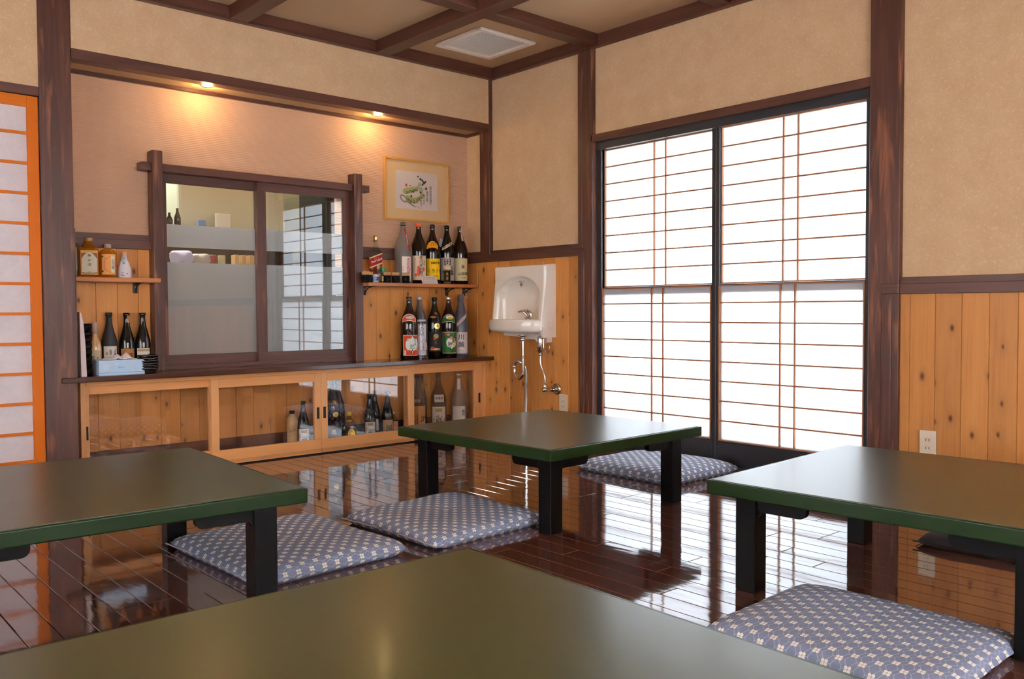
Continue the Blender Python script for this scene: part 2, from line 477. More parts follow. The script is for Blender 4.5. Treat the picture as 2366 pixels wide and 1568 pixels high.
# back wall (y = 0 plane, with the alcove set behind it)
wb = BM()
add_box(wb, -2.56, -.03, .006, .075, 2.02, CZ+.02)
add_box(wb, RX, -2.695, .006, .075, 1.835, CZ+.02); add_box(wb, RX, -4.42, 0, .075, 0, 1.84)
wall_back = struct('wall_back', wb, M['paper_wall'])
wa = BM()
YA = .27
add_box(wa, -2.70, -2.06, YA, YA+.08, 0, 2.20); add_box(wa, -.985, .02, YA, YA+.08, 0, 2.20)
add_box(wa, -2.06, -.985, YA, YA+.08, 0, .575); add_box(wa, -2.06, -.985, YA, YA+.08, 1.52, 2.20)
add_box(wa, -2.66, -2.577, .08, YA, 0, 2.20)
wall_alcove = struct('wall_alcove', wa, M['paper_rib'])
wl = BM()
add_box(wl, RX-.1, RX, RY, -4.2, 0, CZ+.02); add_box(wl, RX-.1, RX, -1.0, .1, 0, CZ+.02)
add_box(wl, RX-.1, RX, -4.2, -1.0, 1.85, CZ+.02); add_box(wl, RX-.1, RX, -4.2, -1.0, 0, .35)
wall_left = struct('wall_left', wl, M['paper_wall'])
wf = BM()
add_box(wf, RX-.1, -4.5, RY-.1, RY, 0, CZ+.02); add_box(wf, -1.3, .1, RY-.1, RY, 0, CZ+.02)
add_box(wf, -4.5, -1.3, RY-.1, RY, 1.85, CZ+.02); add_box(wf, -4.5, -1.3, RY-.1, RY, 0, .3)
wall_front = struct('wall_front', wf, M['paper_wall'])
ce = struct('ceiling', bx(RX-.1, .1, RY-.1, .08, CZ, CZ+.05), M['ceiling'])
obj('alcove_soffit', bx(-2.6, .0, .07, YA+.02, 2.012, 2.03), M['ceiling'], ce)

# ceiling coffer beams and the rails round the top of the walls
for xb in (-.87, -1.76, -2.65, -3.54, -4.43):
    obj('beam', bx(-.05, .05, RY, -.03, 2.330, CZ, bev=.002), M['dark_y'], ce, (xb, 0, 0))
for yb in (-.92, -1.81, -2.70, -3.59, -4.48):
    edges = [-.03, -.82, -.92, -1.71, -1.81, -2.60, -2.70, -3.49, -3.59, -4.38, -4.48, RX]
    for a, b in zip(edges[0::2], edges[1::2]):
        obj('beam', bx(-(a-b)/2, (a-b)/2, -.045, .045, 2.338, CZ, bev=.002), M['dark_x'], ce, ((a+b)/2, yb, 0))
def railx(x0, x1, y0, y1, z0, z1, mat='dark_x', par=None, name='rail', bev=.0015):
    return obj(name, bx(x0-(x0+x1)/2, x1-(x0+x1)/2, y0, y1, z0, z1, bev=bev), M[mat], par, ((x0+x1)/2, 0, 0))
def raily(x0, x1, y0, y1, z0, z1, mat='dark_y', par=None, name='rail', bev=.0015):
    return obj(name, bx(x0, x1, y0-(y0+y1)/2, y1-(y0+y1)/2, z0, z1, bev=bev), M[mat], par, (0, (y0+y1)/2, 0))
def postz(x0, x1, y0, y1, z0, z1, mat='dark_z', par=None, name='post', bev=.002):
    return obj(name, bx(x0-(x0+x1)/2, x1-(x0+x1)/2, y0-(y0+y1)/2, y1-(y0+y1)/2, 0, z1-z0, bev=bev), M[mat], par, ((x0+x1)/2, (y0+y1)/2, z0))
railx(RX, 0, -.030, .006, 2.333, CZ, par=wall_back, name='ceiling_rail')
railx(RX, 0, -.036, .006, 2.328, 2.341, par=wall_back, name='ceiling_bead', bev=.003)
raily(-.030, .0, RY, -.030, 2.333, CZ, par=wall_right, name='ceiling_rail')
raily(-.036, .0, RY, -.036, 2.328, 2.341, par=wall_right, name='ceiling_bead', bev=.003)
# alcove head beam and inner trim
railx(-2.56, -.0305, .0, .072, 1.994, 2.043, par=wall_back, name='alcove_beam')
railx(-2.577, 0, .245, YA, 1.994, 2.037, par=wall_alcove, name='alcove_trim')
raily(-.022, 0, .072, .245, 1.994, 2.037, par=wall_alcove, name='alcove_trim')
# posts
postz(-2.700, -2.563, .0, .08, 0, CZ, par=wall_back)
postz(-2.577, -2.558, .004, .04, .518, 1.214, par=wall_back, name='alcove_casing')
postz(-.030, 0, .002, .10, 1.19, 2.333, par=wall_right, name='alcove_post')
postz(-.022, 0, -.907, -.795, 0, 2.333, par=wall_right)
postz(-.030, .02, -.918, -.905, 0, 2.333, par=wall_right, name='window_jamb')
postz(-.034, .02, -2.705, -2.571, 0, 2.333, par=wall_right)
# dado rails: two steps, the lower one prouder
def dado_y(y0, y1, zt, par, ext=0):
    bm = BM(); L = (y1-y0)/2
    add_box(bm, -.020, 0, -L, L, zt-.028, zt, bev=.001); add_box(bm, -.030, 0, -L-ext, L, zt-.072, zt-.028, bev=.0015)
    return obj('dado_rail', bm, M['dark_y'], par, (0, (y0+y1)/2, 0))
dado_y(-.795, .245, 1.214, wall_right, .050)
dado_y(RY, -2.705, .955, wall_right)
bm = BM(); add_box(bm, -.225, .225, .228, YA, 1.188, 1.216, bev=.001); add_box(bm, -.225, .225, .218, YA, 1.143, 1.188, bev=.0015)
obj('dado_rail', bm, M['dark_x'], wall_alcove, (-2.354, 0, 0))
bm = BM(); add_box(bm, -.44, .44, .228, YA, 1.188, 1.216, bev=.001); add_box(bm, -.44, .44, .218, YA, 1.143, 1.188, bev=.0015)
obj('dado_rail', bm, M['dark_x'], wall_alcove, (-.462, 0, 0))
postz(-.0295, 0, -.851, -.813, 0, 1.16, par=wall_right, name='casing')
postz(-.040, 0, -2.676, -2.632, 0, .915, par=wall_right, name='casing')
obj('dado_rail_end', bx(-.0415, -.002, -.04, .035, 0, .044, bev=.002), M['dark_y'], wall_right, (0, -2.667, .883))
# cedar boards
def plank_mesh(along, wdt, h):
    """tongue and groove board: bevelled long edges"""
    bm = BM(); c = .0020
    if along == 'y':
        add_prism(bm, [(0, -wdt/2), (-.0092, -wdt/2), (-.012, -wdt/2+c), (-.012, wdt/2-c), (-.0092, wdt/2), (0, wdt/2)], 2, 0, h)
    else:
        add_prism(bm, [(-wdt/2, 0), (-wdt/2, -.0092), (-wdt/2+c, -.012), (wdt/2-c, -.012), (wdt/2, -.0092), (wdt/2, 0)], 2, 0, h)
    return bm
pr = None; y = .257
while y > -.83:
    yc = y-.0535
    if pr is None: pr = obj('plank', plank_mesh('y', .1066, 1.150), M['cedar'], wall_right, (-.001, yc, 0))
    elif yc > -.81: inst(pr, 'plank', wall_right, (-.001, yc, 0))
    y -= .107
pr = None; y = -2.640
while y > RY:
    yc = y-.0525
    if pr is None: pr = obj('plank', plank_mesh('y', .1046, .885), M['cedar'], wall_right, (-.001, yc, 0))
    else: inst(pr, 'plank', wall_right, (-.001, yc, 0))
    y -= .105
pr = pr2 = None; x = -.035
i = 0
while x > -2.60:
    xc = x-.0515
    full = xc > -.93 or xc < -2.07
    if full:
        if pr is None: pr = obj('plank', plank_mesh('x', .1026, 1.150), M['cedar'], wall_alcove, (xc, .258, 0))
        else: inst(pr, 'plank', wall_alcove, (xc, .258, 0))
    else:
        if pr2 is None: pr2 = obj('plank', plank_mesh('x', .1026, .50), M['cedar'], wall_alcove, (xc, .258, 0))
        else: inst(pr2, 'plank', wall_alcove, (xc, .258, 0))
    x -= .103
for k in range(24):   # filler strip behind planks
    break
base = struct('baseboard_alcove', bx(-2.50, -.03, .236, .246, .03, .124, bev=.001), M['dark_x'])
for p in []: pass

# door lintel and the sliding door left of the post
railx(-4.42, -2.70, .0, .075, 1.799, 1.841, par=wall_back, name='door_lintel')
door = struct('door_1', bx(-4.42, -3.62, .058, .062, 0, 1.80), M['door_paper'])
def shoji_door(x0, x1, y, par):
    W = x1-x0; cx = (x0+x1)/2
    obj('stile', bx(-.023, .023, y, y+.028, 0, 1.797, bev=.0015), M['door_v'], par, (x1-.023, 0, 0))
    obj('stile', bx(-.023, .023, y, y+.028, 0, 1.797, bev=.0015), M['door_v'], par, (x0+.023, 0, 0))
    obj('top_rail', bx(-W/2+.046, W/2-.046, y+.001, y+.027, 1.748, 1.797), M['door_h'], par, (cx, 0, 0))
    obj('bottom_rail', bx(-W/2+.046, W/2-.046, y+.001, y+.027, 0, .150), M['door_h'], par, (cx, 0, 0))
    obj('door_paper', bx(-W/2+.046, W/2-.046, y+.016, y+.018, .15, 1.75), M['door_paper'], par, (cx, 0, 0))
    for z in (1.630, 1.495, 1.360, 1.224, 1.088, .952, .816, .680, .544, .408, .272):
        obj('rung', bx(-W/2+.046, W/2-.046, y+.005, y+.016, -.0065, .0065), M['door_h'], par, (cx, 0, z))
shoji_door(-3.62, -2.702, .012, door)
shoji_door(-4.42, -3.58, .044, door)

# ------------------------------------------------------------------ shoji window
win = struct('window_1', bx(-.02, .10, -2.571, -.916, -.01, .022, bev=.002), M['blackframe'])
obj('head_lintel', bx(-.030, .02, -2.571, -.905, 1.790, 1.832, bev=.002), M['dark_y'], win)
obj('frame_head', bx(.0, .075, -2.569, -.905, 1.747, 1.792), M['blackframe'], win)
obj('frame_jamb', bx(.012, .075, -.950, -.905, .02, 1.75), M['blackframe'], win)
obj('frame_jamb', bx(.002, .075, -2.571, -2.539, .02, 1.75), M['blackframe'], win)
def sash(par, y0, y1, xf, bars_v, tag_):
    """y0 > y1 are the paper limits; xf the lower sash face, the upper sash sits further out"""
    xu = xf+.022
    obj('sash_stile', bx(xf, xf+.03, y1-.024, y1, .02, 1.747, bev=.001), M['blackframe'], par)
    obj('sash_stile', bx(xf, xf+.03, y0, y0+.022, .02, 1.747, bev=.001), M['blackframe'], par)
    obj('bottom_board', bx(xf, xf+.03, y1, y0, .022, .145, bev=.001), M['blackframe'], par)
    for (x, z0, z1, zs) in ((xu, .952, 1.747, (1.648, 1.549, 1.450, 1.351, 1.251, 1.152, 1.052)), (xf, .148, .945, (.855, .754, .654, .553, .453, .352, .251))):
        fr = BM(); t = .006
        add_box(fr, x-.006, x+.008, y1, y0, z1-t, z1); add_box(fr, x-.006, x+.008, y1, y0, z0, z0+t)
        add_box(fr, x-.006, x+.008, y1, y1+t, z0+t, z1-t); add_box(fr, x-.006, x+.008, y0-t, y0, z0+t, z1-t)
        f = obj('upper_frame' if z0 > .9 else 'lower_frame', fr, M['kumiko'], par)
        for b in bars_v: obj('upright_bar', bx(x-.004, x+.007, b-.0034, b+.0034, z0+t, z1-t), M['kumiko'], f)
        for z in zs: obj('cross_bar', bx(x-.003, x+.0065, y1+t, y0-t, z-.0038, z+.0038), M['kumiko'], f)
        obj('paper', bx(x+.008, x+.0085, y1+.002, y0-.002, z0+.002, z1-.002), M['washi'], par)
    # the outer glazed sash whose solid rail shows dark through the paper
    bk = BM()
    add_box(bk, xf+.0150, xf+.045, y1, y0, .902, .9495); add_box(bk, xf+.0165, xf+.0215, y1, y1+.018, .15, .9)
    add_box(bk, xf+.0165, xf+.0215, y0-.018, y0, .15, .9); add_box(bk, xf+.0165, xf+.0215, y1, y0, .12, .163)
    obj('backing_rail', bk, M['blackframe'], par)
sash(win, -.950, -1.709, .022, (-1.315, -1.393), 'left')
sash(win, -1.770, -2.540, .001, (-2.119, -2.197), 'right')
obj('sill', bx(-.045, .0, -2.571, -.905, -.002, .018, bev=.002), M['dark_y'], win)
# glass at the outer face
obj('outer_glass', bx(.093, .095, -2.56, -.92, .02, 1.80), M['pane'], win)

# unseen windows added behind the camera as fill: same paper screens
def fill_window(name, along, c0, c1, z0, z1, pos, sgn):
    if along == 'x':
        o = struct(name, bx(c0, c1, pos-.01, pos+.01, z0, z0+.05), M['blackframe'])
        obj('paper', bx(c0, c1, pos-.001, pos, z0, z1), M['washi'], o)
        n = 8
        for k in range(n+1):
            xx = c0+(c1-c0)*k/n; obj('upright_bar', bx(xx-.012, xx+.012, pos, pos+.02, z0, z1), M['kumiko'], o)
        for k in range(1, 9): obj('cross_bar', bx(c0, c1, pos, pos+.012, z0+(z1-z0)*k/9-.004, z0+(z1-z0)*k/9+.004), M['kumiko'], o)
    else:
        o = struct(name, bx(pos-.01, pos+.01, c0, c1, z0, z0+.05), M['blackframe'])
        obj('paper', bx(pos-.001, pos, c0, c1, z0, z1), M['washi'], o)
        n = 8
        for k in range(n+1):
            yy = c0+(c1-c0)*k/n; obj('upright_bar', bx(pos, pos+.02, yy-.012, yy+.012, z0, z1), M['kumiko'], o)
        for k in range(1, 9): obj('cross_bar', bx(pos, pos+.012, c0, c1, z0+(z1-z0)*k/9-.004, z0+(z1-z0)*k/9+.004), M['kumiko'], o)
    return o
fill_window('fill_window_south', 'x', -4.5, -1.3, .3, 1.85, RY-.05, 1)
fill_window('fill_window_west', 'y', -4.2, -1.0, .35, 1.85, RX-.05, 1)

# ------------------------------------------------------------------ kitchen hatch window in the alcove
kw = struct('window_2', bx(-2.086, -.950, .215, YA+.04, .518, .540, bev=.001), M['dark_x'])
postz(-2.140, -2.088, .175, .250, .518, 1.650, par=kw, name='frame_post')
postz(-.948, -.892, .175, .250, .518, 1.650, par=kw, name='frame_post')
railx(-2.192, -2.140, .190, .250, 1.546, 1.587, par=kw, name='head_rail_end')
railx(-.892, -.832, .190, .250, 1.546, 1.587, par=kw, name='head_rail_end')
railx(-2.088, -.948, .190, .250, 1.546, 1.587, par=kw, name='head_rail')
def glass_sash(x0, x1, y, st_l, st_r, name):
    s = obj(name, bx(x0, x1, y, y+.022, .536, .592, bev=.001), M['dark_x'], kw)
    obj('top_rail', bx(x0, x1, y, y+.022, 1.500, 1.546), M['dark_x'], s)
    obj('stile', bx(x0, x0+st_l, y, y+.022, .59, 1.502), M['dark_z'], s)
    obj('stile', bx(x1-st_r, x1, y, y+.022, .59, 1.502), M['dark_z'], s)
    obj('glass', bx(x0+st_l, x1-st_r, y+.008, y+.011, .592, 1.502), M['pane'], s)
    for (a, b) in ((.592, 1.085), (1.165, 1.285)):
        obj('frosted_film', bx(x0+st_l, x1-st_r, y+.0115, y+.0125, a, b), M['frost'], s)
    return s
s1 = glass_sash(-2.088, -1.503, .252, .043, .045, 'sash')
s2 = glass_sash(-1.548, -.948, .228, .052, .048, 'sash')
obj('finger_pull', bx(-.006, .006, -.001, .003, -.03, .03, bev=.001), M['slot'], s1, (-2.066, .251, .878))
obj('finger_pull', bx(-.006, .006, -.001, .003, -.03, .03, bev=.001), M['slot'], s2, (-.972, .227, .870))

# kitchen beyond the hatch
for nm_, a in (('wall_kitchen_back', (-3.2, .1, 2.3, 2.38, 0, 2.4)), ('wall_kitchen_left', (-3.28, -3.2, .35, 2.38, 0, 2.4)), ('wall_kitchen_right', (.1, .18, .35, 2.38, 0, 2.4)),
               ('ceiling_kitchen', (-3.28, .18, .35, 2.38, 2.4, 2.46)), ('floor_kitchen', (-3.28, .18, .35, 2.38, -.06, 0)),
               ('wall_kitchen_front', (-3.28, -2.70, .27, .35, 0, 2.4)), ('trim_1', (.02, .18, .27, .35, 0, 2.4)), ('trim_2', (-2.70, .02, .31, .35, 2.2, 2.4))):
    struct(nm_, bx(*a), plain('kitchen cream wall', lin(176, 164, 132), .7))


# ------------------------------------------------------------------ text and label helpers
_txt_cache = {}
def text_polys(s, bold=.0):
    key = (s, bold)
    if key in _txt_cache: return _txt_cache[key]
    c = bpy.data.curves.new('t', 'FONT'); c.body = s; c.align_x = 'CENTER'; c.align_y = 'CENTER'
    c.size = 1; c.resolution_u = 2; c.offset = min(bold, .012); c.space_line = .92
    o = bpy.data.objects.new('t', c); COL.objects.link(o)
    bpy.context.view_layer.update()
    dg = bpy.context.evaluated_depsgraph_get(); ev = o.evaluated_get(dg); me = ev.to_mesh()
    V = [(v.co.x, v.co.y) for v in me.vertices]; F = [tuple(p.vertices) for p in me.polygons]
    ev.to_mesh_clear(); bpy.data.objects.remove(o); bpy.data.curves.remove(c)
    _txt_cache[key] = (V, F); return V, F
def add_text(bm, s, size, fmap, u=0, v=0, rot=0, vertical=False, bold=.012, sx=1.0):
    """fmap maps flat (u, v) to 3-D"""
    if vertical: s = '\n'.join(s)
    V, F = text_polys(s, bold)
    c, sn = math.cos(rot), math.sin(rot)
    vs = [bm.verts.new(fmap(u+(a*sx*c-b*sn)*size, v+(a*sx*sn+b*c)*size)) for a, b in V]
    for f in F:
        try: bm.faces.new([vs[i] for i in f])
        except ValueError: pass
    return bm
def add_text_center(*a, **k): return add_text(*a, **k)

def interp_prof(prof, z):
    for (r0, z0), (r1, z1) in zip(prof, prof[1:]):
        if z0 <= z <= z1 and z1 > z0: return r0+(r1-r0)*(z-z0)/(z1-z0)
    return prof[-1][0] if z > prof[-1][1] else prof[0][0]
def cyl_map(prof, th, zc, lift):
    def f(u, v):
        z = zc+v; r = interp_prof(prof, z)+lift
        a = th+u/max(r, .01)
        return (r*math.cos(a), r*math.sin(a), z)
    return f
def add_patch(bm, fmap, shape, nu=14, nv=6):
    """shape(t) -> (u0, u1, v) rows for t in 0..1"""
    rows = []
    for j in range(nv+1):
        rows.append([bm.verts.new(fmap(*shape(i/nu, j/nv))) for i in range(nu+1)])
    for a, b in zip(rows, rows[1:]):
        for i in range(nu):
            f = bm.faces.new((a[i], a[i+1], b[i+1], b[i])); f.smooth = True
    return bm
def rect(w, h, slant=0, u0=0, v0=0): return lambda s, t: (u0+(s-.5)*w, v0+(t-.5)*h+slant*(s-.5))
def rect_r(w, h, u0=0, v0=0):
    """rounded ends"""
    def f(s, t):
        k = math.sqrt(max(0, 1-(2*t-1)**2)); return (u0+(s-.5)*w*(.35+.65*k), v0+(t-.5)*h)
    return f
def ell(w, h, u0=0, v0=0):
    def f(s, t):
        k = math.sqrt(max(0, 1-(2*t-1)**2)); return (u0+(s-.5)*w*k, v0+(t-.5)*h)
    return f
def arch(w, h, bow, u0=0, v0=0): return lambda s, t: (u0+(s-.5)*w, v0+(t-.5)*h*(1-.35*(2*s-1)**2)-bow*(2*s-1)**2)
_ink = {}
def ink(rgb):
    if rgb not in _ink: _ink[rgb] = plain('print %d %d %d' % rgb, lin(*rgb), .7, spec=.2)
    return _ink[rgb]

CAMXY = (-3.7485, -4.3801)
def bottle(name, label, cat, x, y, z, prof, glass, cap=None, labels=(), group=None, n=28, turn=0, sx=1, sy=1, sup=None, fill=None, extra=None, facing=None, body_name='glass_body'):
    """prof: (r, z) rows; labels: (part name, zc, patch shape, rgb, [(text, size, u, v, rgb, opts)], [(shape, rgb)])"""
    t = thing(name, label, cat, (x, y, z), 0, group)
    obj(body_name, add_lathe(BM(), prof, n, sx=sx, sy=sy, sup=sup), glass, t)
    if fill: obj('liquid', add_lathe(BM(), fill[0], n, sx=sx, sy=sy, sup=sup), fill[1], t)
    if cap: obj('cap', add_lathe(BM(), cap[0], 20), cap[1], t)
    camang = math.atan2(CAMXY[1]-y, CAMXY[0]-x)
    for L in labels:
        pn, zc, shp, rgb, texts, shapes = L[:6]
        th = camang+math.radians(turn+(L[6] if len(L) > 6 else 0))
        P = prof if not sup else [(r*1.0, q) for r, q in prof]
        f = cyl_map(P, th, zc, .0006)
        lb = obj(pn, add_patch(BM(), f, shp), ink(rgb) if isinstance(rgb, tuple) else rgb, t)
        if shapes:
            for k, (sh, c2) in enumerate(shapes):
                obj('print', add_patch(BM(), cyl_map(P, th, zc, .0010+.00015*k), sh), ink(c2) if isinstance(c2, tuple) else c2, lb)
        if texts:
            bycol = {}
            for (s, size, u, v, c2, op) in texts: bycol.setdefault(c2, []).append((s, size, u, v, op))
            for c2, lst in bycol.items():
                bm = BM()
                for s, size, u, v, op in lst: add_text(bm, s, size, cyl_map(P, th, zc, .0017), u, v, **op)
                obj('lettering', bm, ink(c2) if isinstance(c2, tuple) else c2, lb, recalc=False)
    if extra: extra(t)
    return t

def issho(h=.385, r=.0525):   # 1.8 litre bottle
    k = h/.385
    return [(r*.86, 0), (r, .006*k), (r, .205*k), (r*.985, .222*k), (r*.90, .245*k), (r*.72, .272*k), (r*.50, .300*k), (r*.36, .325*k), (r*.30, .345*k), (r*.285, .366*k), (r*.32, .370*k), (r*.32, h)]
def yongo(h=.295, r=.0375):   # 720 ml bottle
    k = h/.295
    return [(r*.86, 0), (r, .005*k), (r, .135*k), (r*.96, .155*k), (r*.80, .180*k), (r*.58, .210*k), (r*.42, .235*k), (r*.355, .262*k), (r*.34, .280*k), (r*.42, .283*k), (r*.42, h)]
def cap_prof(r, z0, h): return [(r*.9, z0), (r, z0+.001), (r, z0+h-.003), (r*.9, z0+h), (0, z0+h)]
K = (24, 20, 20)
WH, CR = (238, 228, 216), (232, 214, 176)

# ------------------------------------------------------------------ tables
TH = .325
def make_table():
    t = thing('low_table', 'tmp', 'table', (0, 0, 0))
    h = .461
    top = BM(); add_box(top, -h+.012, h-.012, -h+.012, h-.012, TH-.004, TH)
    obj('tabletop', top, M['green'], t)
    rim = BM()
    # rim: outer slab with softened arrises and a narrow scored line round the top
    add_box(rim, -h, h, -h, h, TH-.042, TH-.0012, bev=.0045, seg=3)
    for f in rim.faces: f.smooth = False
    obj('edge_band', rim, M['green_edge'], t)
    ins, wd = .061, .064
    for sx in (-1, 1):
        for sy in (-1, 1):
            cx, cy = sx*(h-ins-wd/2), sy*(h-ins-wd/2)
            obj('leg', bx(-wd/2, wd/2, -wd/2, wd/2, 0, TH-.041, bev=.003, seg=2), M['black'], t, (cx, cy, 0))
            # bracket along x then along y: a board with a rounded free end
            def bracket(L=.150, d=.047):
                P = [(0, 0), (L, 0)]
                for k in range(7):
                    a = PI/2*k/6; P.append((L-.020+.020*math.cos(a)-.0, -d+.020-.020*math.sin(a)+.0))
                P.append((.010, -d)); P.append((.004, -d-.010)); P.append((0, -d-.016))
                return P
            pb = [(p[0], p[1]) for p in bracket()]
            b1 = BM(); add_prism(b1, [(-sx*p[0], p[1]) for p in pb], 1, -.011, .011)
            # prism along y axis: coordinates come out as (x, y, z) with y extruded
            obj('apron_bracket', b1, M['black'], t, (cx-sx*wd/2, cy+sy*.012, TH-.041))
            b2 = BM(); add_prism(b2, [(-sy*p[0], p[1]) for p in pb], 0, -.011, .011)
            obj('apron_bracket', b2, M['black'], t, (cx+sx*.012, cy-sy*wd/2, TH-.041))
    return t
tb = make_table()
tb['label'] = 'square green-topped low table in the middle, between the wash basin and two cushions'
tb.location = (-1.162, -1.718, 0); tb.rotation_euler = (0, 0, .023); tb['group'] = 'green lacquered low tables'
def place_table(x, y, a, s, label):
    r = dup(tb, (x, y, 0), a, label); r.scale = (s, s, 1.0); return r
place_table(-3.019, -1.672, -.054, 1.055, 'green-topped low table at the left, in front of the glass-doored cabinet')
place_table(-1.160, -3.310, .045, 1.0, 'green-topped low table at the right, beside the wall socket and shoji window')
place_table(-3.105, -3.440, -.020, 1.060, 'nearest green-topped low table filling the bottom of the view')

# ------------------------------------------------------------------ floor cushions
SEAM = .30
def cushion_mesh(sx, sy, h, seed, n=34, corner=1.0):
    rnd = random.Random(seed); bm = BM(); uvl = bm.loops.layers.uv.new('UVMap')
    ph = [rnd.uniform(0, 6) for _ in range(6)]
    def pt(i, j, top):
        u = 2*i/n-1; v = 2*j/n-1
        # edge pinched between the corners
        k = .93+.07*min(1, 2.2-abs(u*v)*1.2)
        px = u*(1-.035*(1-v*v)*abs(u)**3)*(1-.035*abs(u*v)**6); py = v*(1-.035*(1-u*u)*abs(v)**3)*(1-.035*abs(u*v)**6)
        e = max(0.0, (1-abs(u)**5)*(1-abs(v)**5))**.42
        z = h*.62*e
        r = math.hypot(u, v)
        if top:
            z *= (1+.06*math.sin(3*u+ph[0])+.06*math.sin(3*v+ph[1])+.03*math.sin(7*u+4*v+ph[2]))
            z -= .007*math.exp(-(r/.10)**2)
            zz = SEAM*h+z
            zz += .004*(abs(u*v)**3)*math.sin(ph[3]+u+v)+.0012*math.sin(19*u+ph[4])*(1-e)+.0012*math.sin(17*v+ph[5])*(1-e)
        else:
            zz = SEAM*h*max(0, 1-e*1.9)
        # the seam lifts a little at the corners
        return (px*sx/2, py*sy/2, max(zz, .0005))
    T = [[bm.verts.new(pt(i, j, True)) for j in range(n+1)] for i in range(n+1)]
    B = [[(T[i][j] if i in (0, n) or j in (0, n) else bm.verts.new(pt(i, j, False))) for j in range(n+1)] for i in range(n+1)]
    def arc(GR):
        UU = [[0.0]*(n+1) for _ in range(n+1)]; VV = [[0.0]*(n+1) for _ in range(n+1)]; h_ = n//2
        for j in range(n+1):
            for i in range(h_, n): UU[i+1][j] = UU[i][j]+(GR[i+1][j].co-GR[i][j].co).length
            for i in range(h_, 0, -1): UU[i-1][j] = UU[i][j]-(GR[i-1][j].co-GR[i][j].co).length
        for i in range(n+1):
            for j in range(h_, n): VV[i][j+1] = VV[i][j]+(GR[i][j+1].co-GR[i][j].co).length
            for j in range(h_, 0, -1): VV[i][j-1] = VV[i][j]-(GR[i][j-1].co-GR[i][j].co).length
        return {GR[i][j]: (UU[i][j], VV[i][j]) for i in range(n+1) for j in range(n+1)}
    arcs = (arc(T), arc(B))
    for i in range(n):
        for j in range(n):
            for g_, q in ((0, (T[i][j], T[i+1][j], T[i+1][j+1], T[i][j+1])), (1, (B[i][j], B[i][j+1], B[i+1][j+1], B[i+1][j]))):
                f = bm.faces.new(q); f.smooth = True
                for l in f.loops:
                    # arc length lets the pattern run down the sides
                    l[uvl].uv = arcs[g_][l.vert]
    # flatten the underside vertices onto the floor
    return bm
def cushion(x, y, rot, sx, sy, label, seed, h=.060, mat=None, uvrot=False, group='indigo floor cushions'):
    t = thing('floor_cushion', label, 'cushion', (x, y, 0), rot, group)
    bm = cushion_mesh(sx, sy, h, seed)
    me = obj('cover', bm, mat or M['fabric'], t, recalc=True)
    # corded seam along the zip edge
    pts = []
    n = 24
    for k in range(n+1):
        v = -1+2*k/n; pts.append((-sx/2*(1-.05*(1-v*v))-.001, v*sy/2*.985, SEAM*h+.001*math.sin(k*1.7)))
    obj('seam', add_tube(BM(), pts, .0028, 6), mat or M['fabric'], t)
    bm = BM()
    for a in range(6):
        c, s_ = math.cos(a*PI/3), math.sin(a*PI/3)
        add_tube(bm, [(0, 0, h*(SEAM+.62)-.008), (c*.012, s_*.012, h*(SEAM+.62)-.0065)], .0008, 5)
    obj('tuft', bm, plain('cream thread', lin(226, 218, 200), .8), t)
    return t
cushion(-2.362, -1.668, .035, .565, .665, 'indigo floor cushion half under the left table, behind its black leg', 1, .066)
cushion(-1.722, -1.722, .040, .570, .580, 'indigo floor cushion in the centre, beside the front leg of the middle table', 2, .066)
cushion(-.268, -1.585, -.02, .560, .640, 'indigo floor cushion against the window, behind the middle table', 3, .075)
cushion(-1.700, -3.375, .02, .520, .600, 'indigo floor cushion at the front right, between the nearest and right tables', 4, .060)
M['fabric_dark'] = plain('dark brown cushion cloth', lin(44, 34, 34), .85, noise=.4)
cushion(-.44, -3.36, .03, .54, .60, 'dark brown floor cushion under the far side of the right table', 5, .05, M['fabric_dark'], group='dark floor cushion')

# ------------------------------------------------------------------ counter and glass-doored cabinet
ct = tag(obj('counter_top', bx(-2.575, -.002, -.018, .258, .492, .518, bev=.003, seg=2), M['counter']), 'long dark glossy counter running the width of the alcove', 'counter')
obj('counter_end', bx(-2.634, -2.570, -.020, -.0015, .492, .518, bev=.004, seg=2), M['counter'], ct)
cab = thing('display_cabinet', 'long low cedar cabinet with four sliding glass doors under the dark counter', 'cabinet', (0, 0, 0))
CY = .075
obj('side_post', bx(-.0115, .0115, CY-.002, CY+.075, 0, .491, bev=.001), M['cedar_v'], cab, (-2.5215, 0, 0))
obj('side_post', bx(-.0085, .0085, CY-.002, CY+.075, 0, .491, bev=.001), M['cedar_v'], cab, (-.0105, 0, 0))
obj('head_rail', bx(-1.245, 1.245, CY-.004, CY+.075, .467, .491, bev=.001), M['cedar_h'], cab, (-1.264, 0, 0))
obj('bottom_track', bx(-1.245, 1.245, CY-.004, CY+.07, .0, .0065), M['black'], cab, (-1.264, 0, 0))
obj('cabinet_floor', bx(-2.51, -.02, CY, .246, .012, .030), M['dark_x'], cab)
def cab_door(x0, x1, y, sl, sr, zb, handle):
    d = obj('door', bx(x0-(x0+x1)/2, x1-(x0+x1)/2, y, y+.024, .007, zb, bev=.001), M['cedar_h'], cab, ((x0+x1)/2, 0, 0))
    cx = (x0+x1)/2; W = (x1-x0)/2
    obj('door_rail', bx(-W+sl, W-sr, y+.0005, y+.0235, .418 if y < .09 else .424, .466, bev=.001), M['cedar_h'], d)
    obj('stile', bx(-W, -W+sl, y, y+.024, zb, .466, bev=.001), M['cedar_v'], d)
    obj('stile', bx(W-sr, W, y, y+.024, zb, .466, bev=.001), M['cedar_v'], d)
    obj('glass', bx(-W+sl, W-sr, y+.010, y+.013, zb, .420), M['cabglass'], d)
    if handle is not None:
        obj('finger_pull', bx(-.0085, .0085, y-.0012, y+.002, -.033, .033, bev=.0008), M['slot'], d, (handle-cx, 0, .237))
    return d
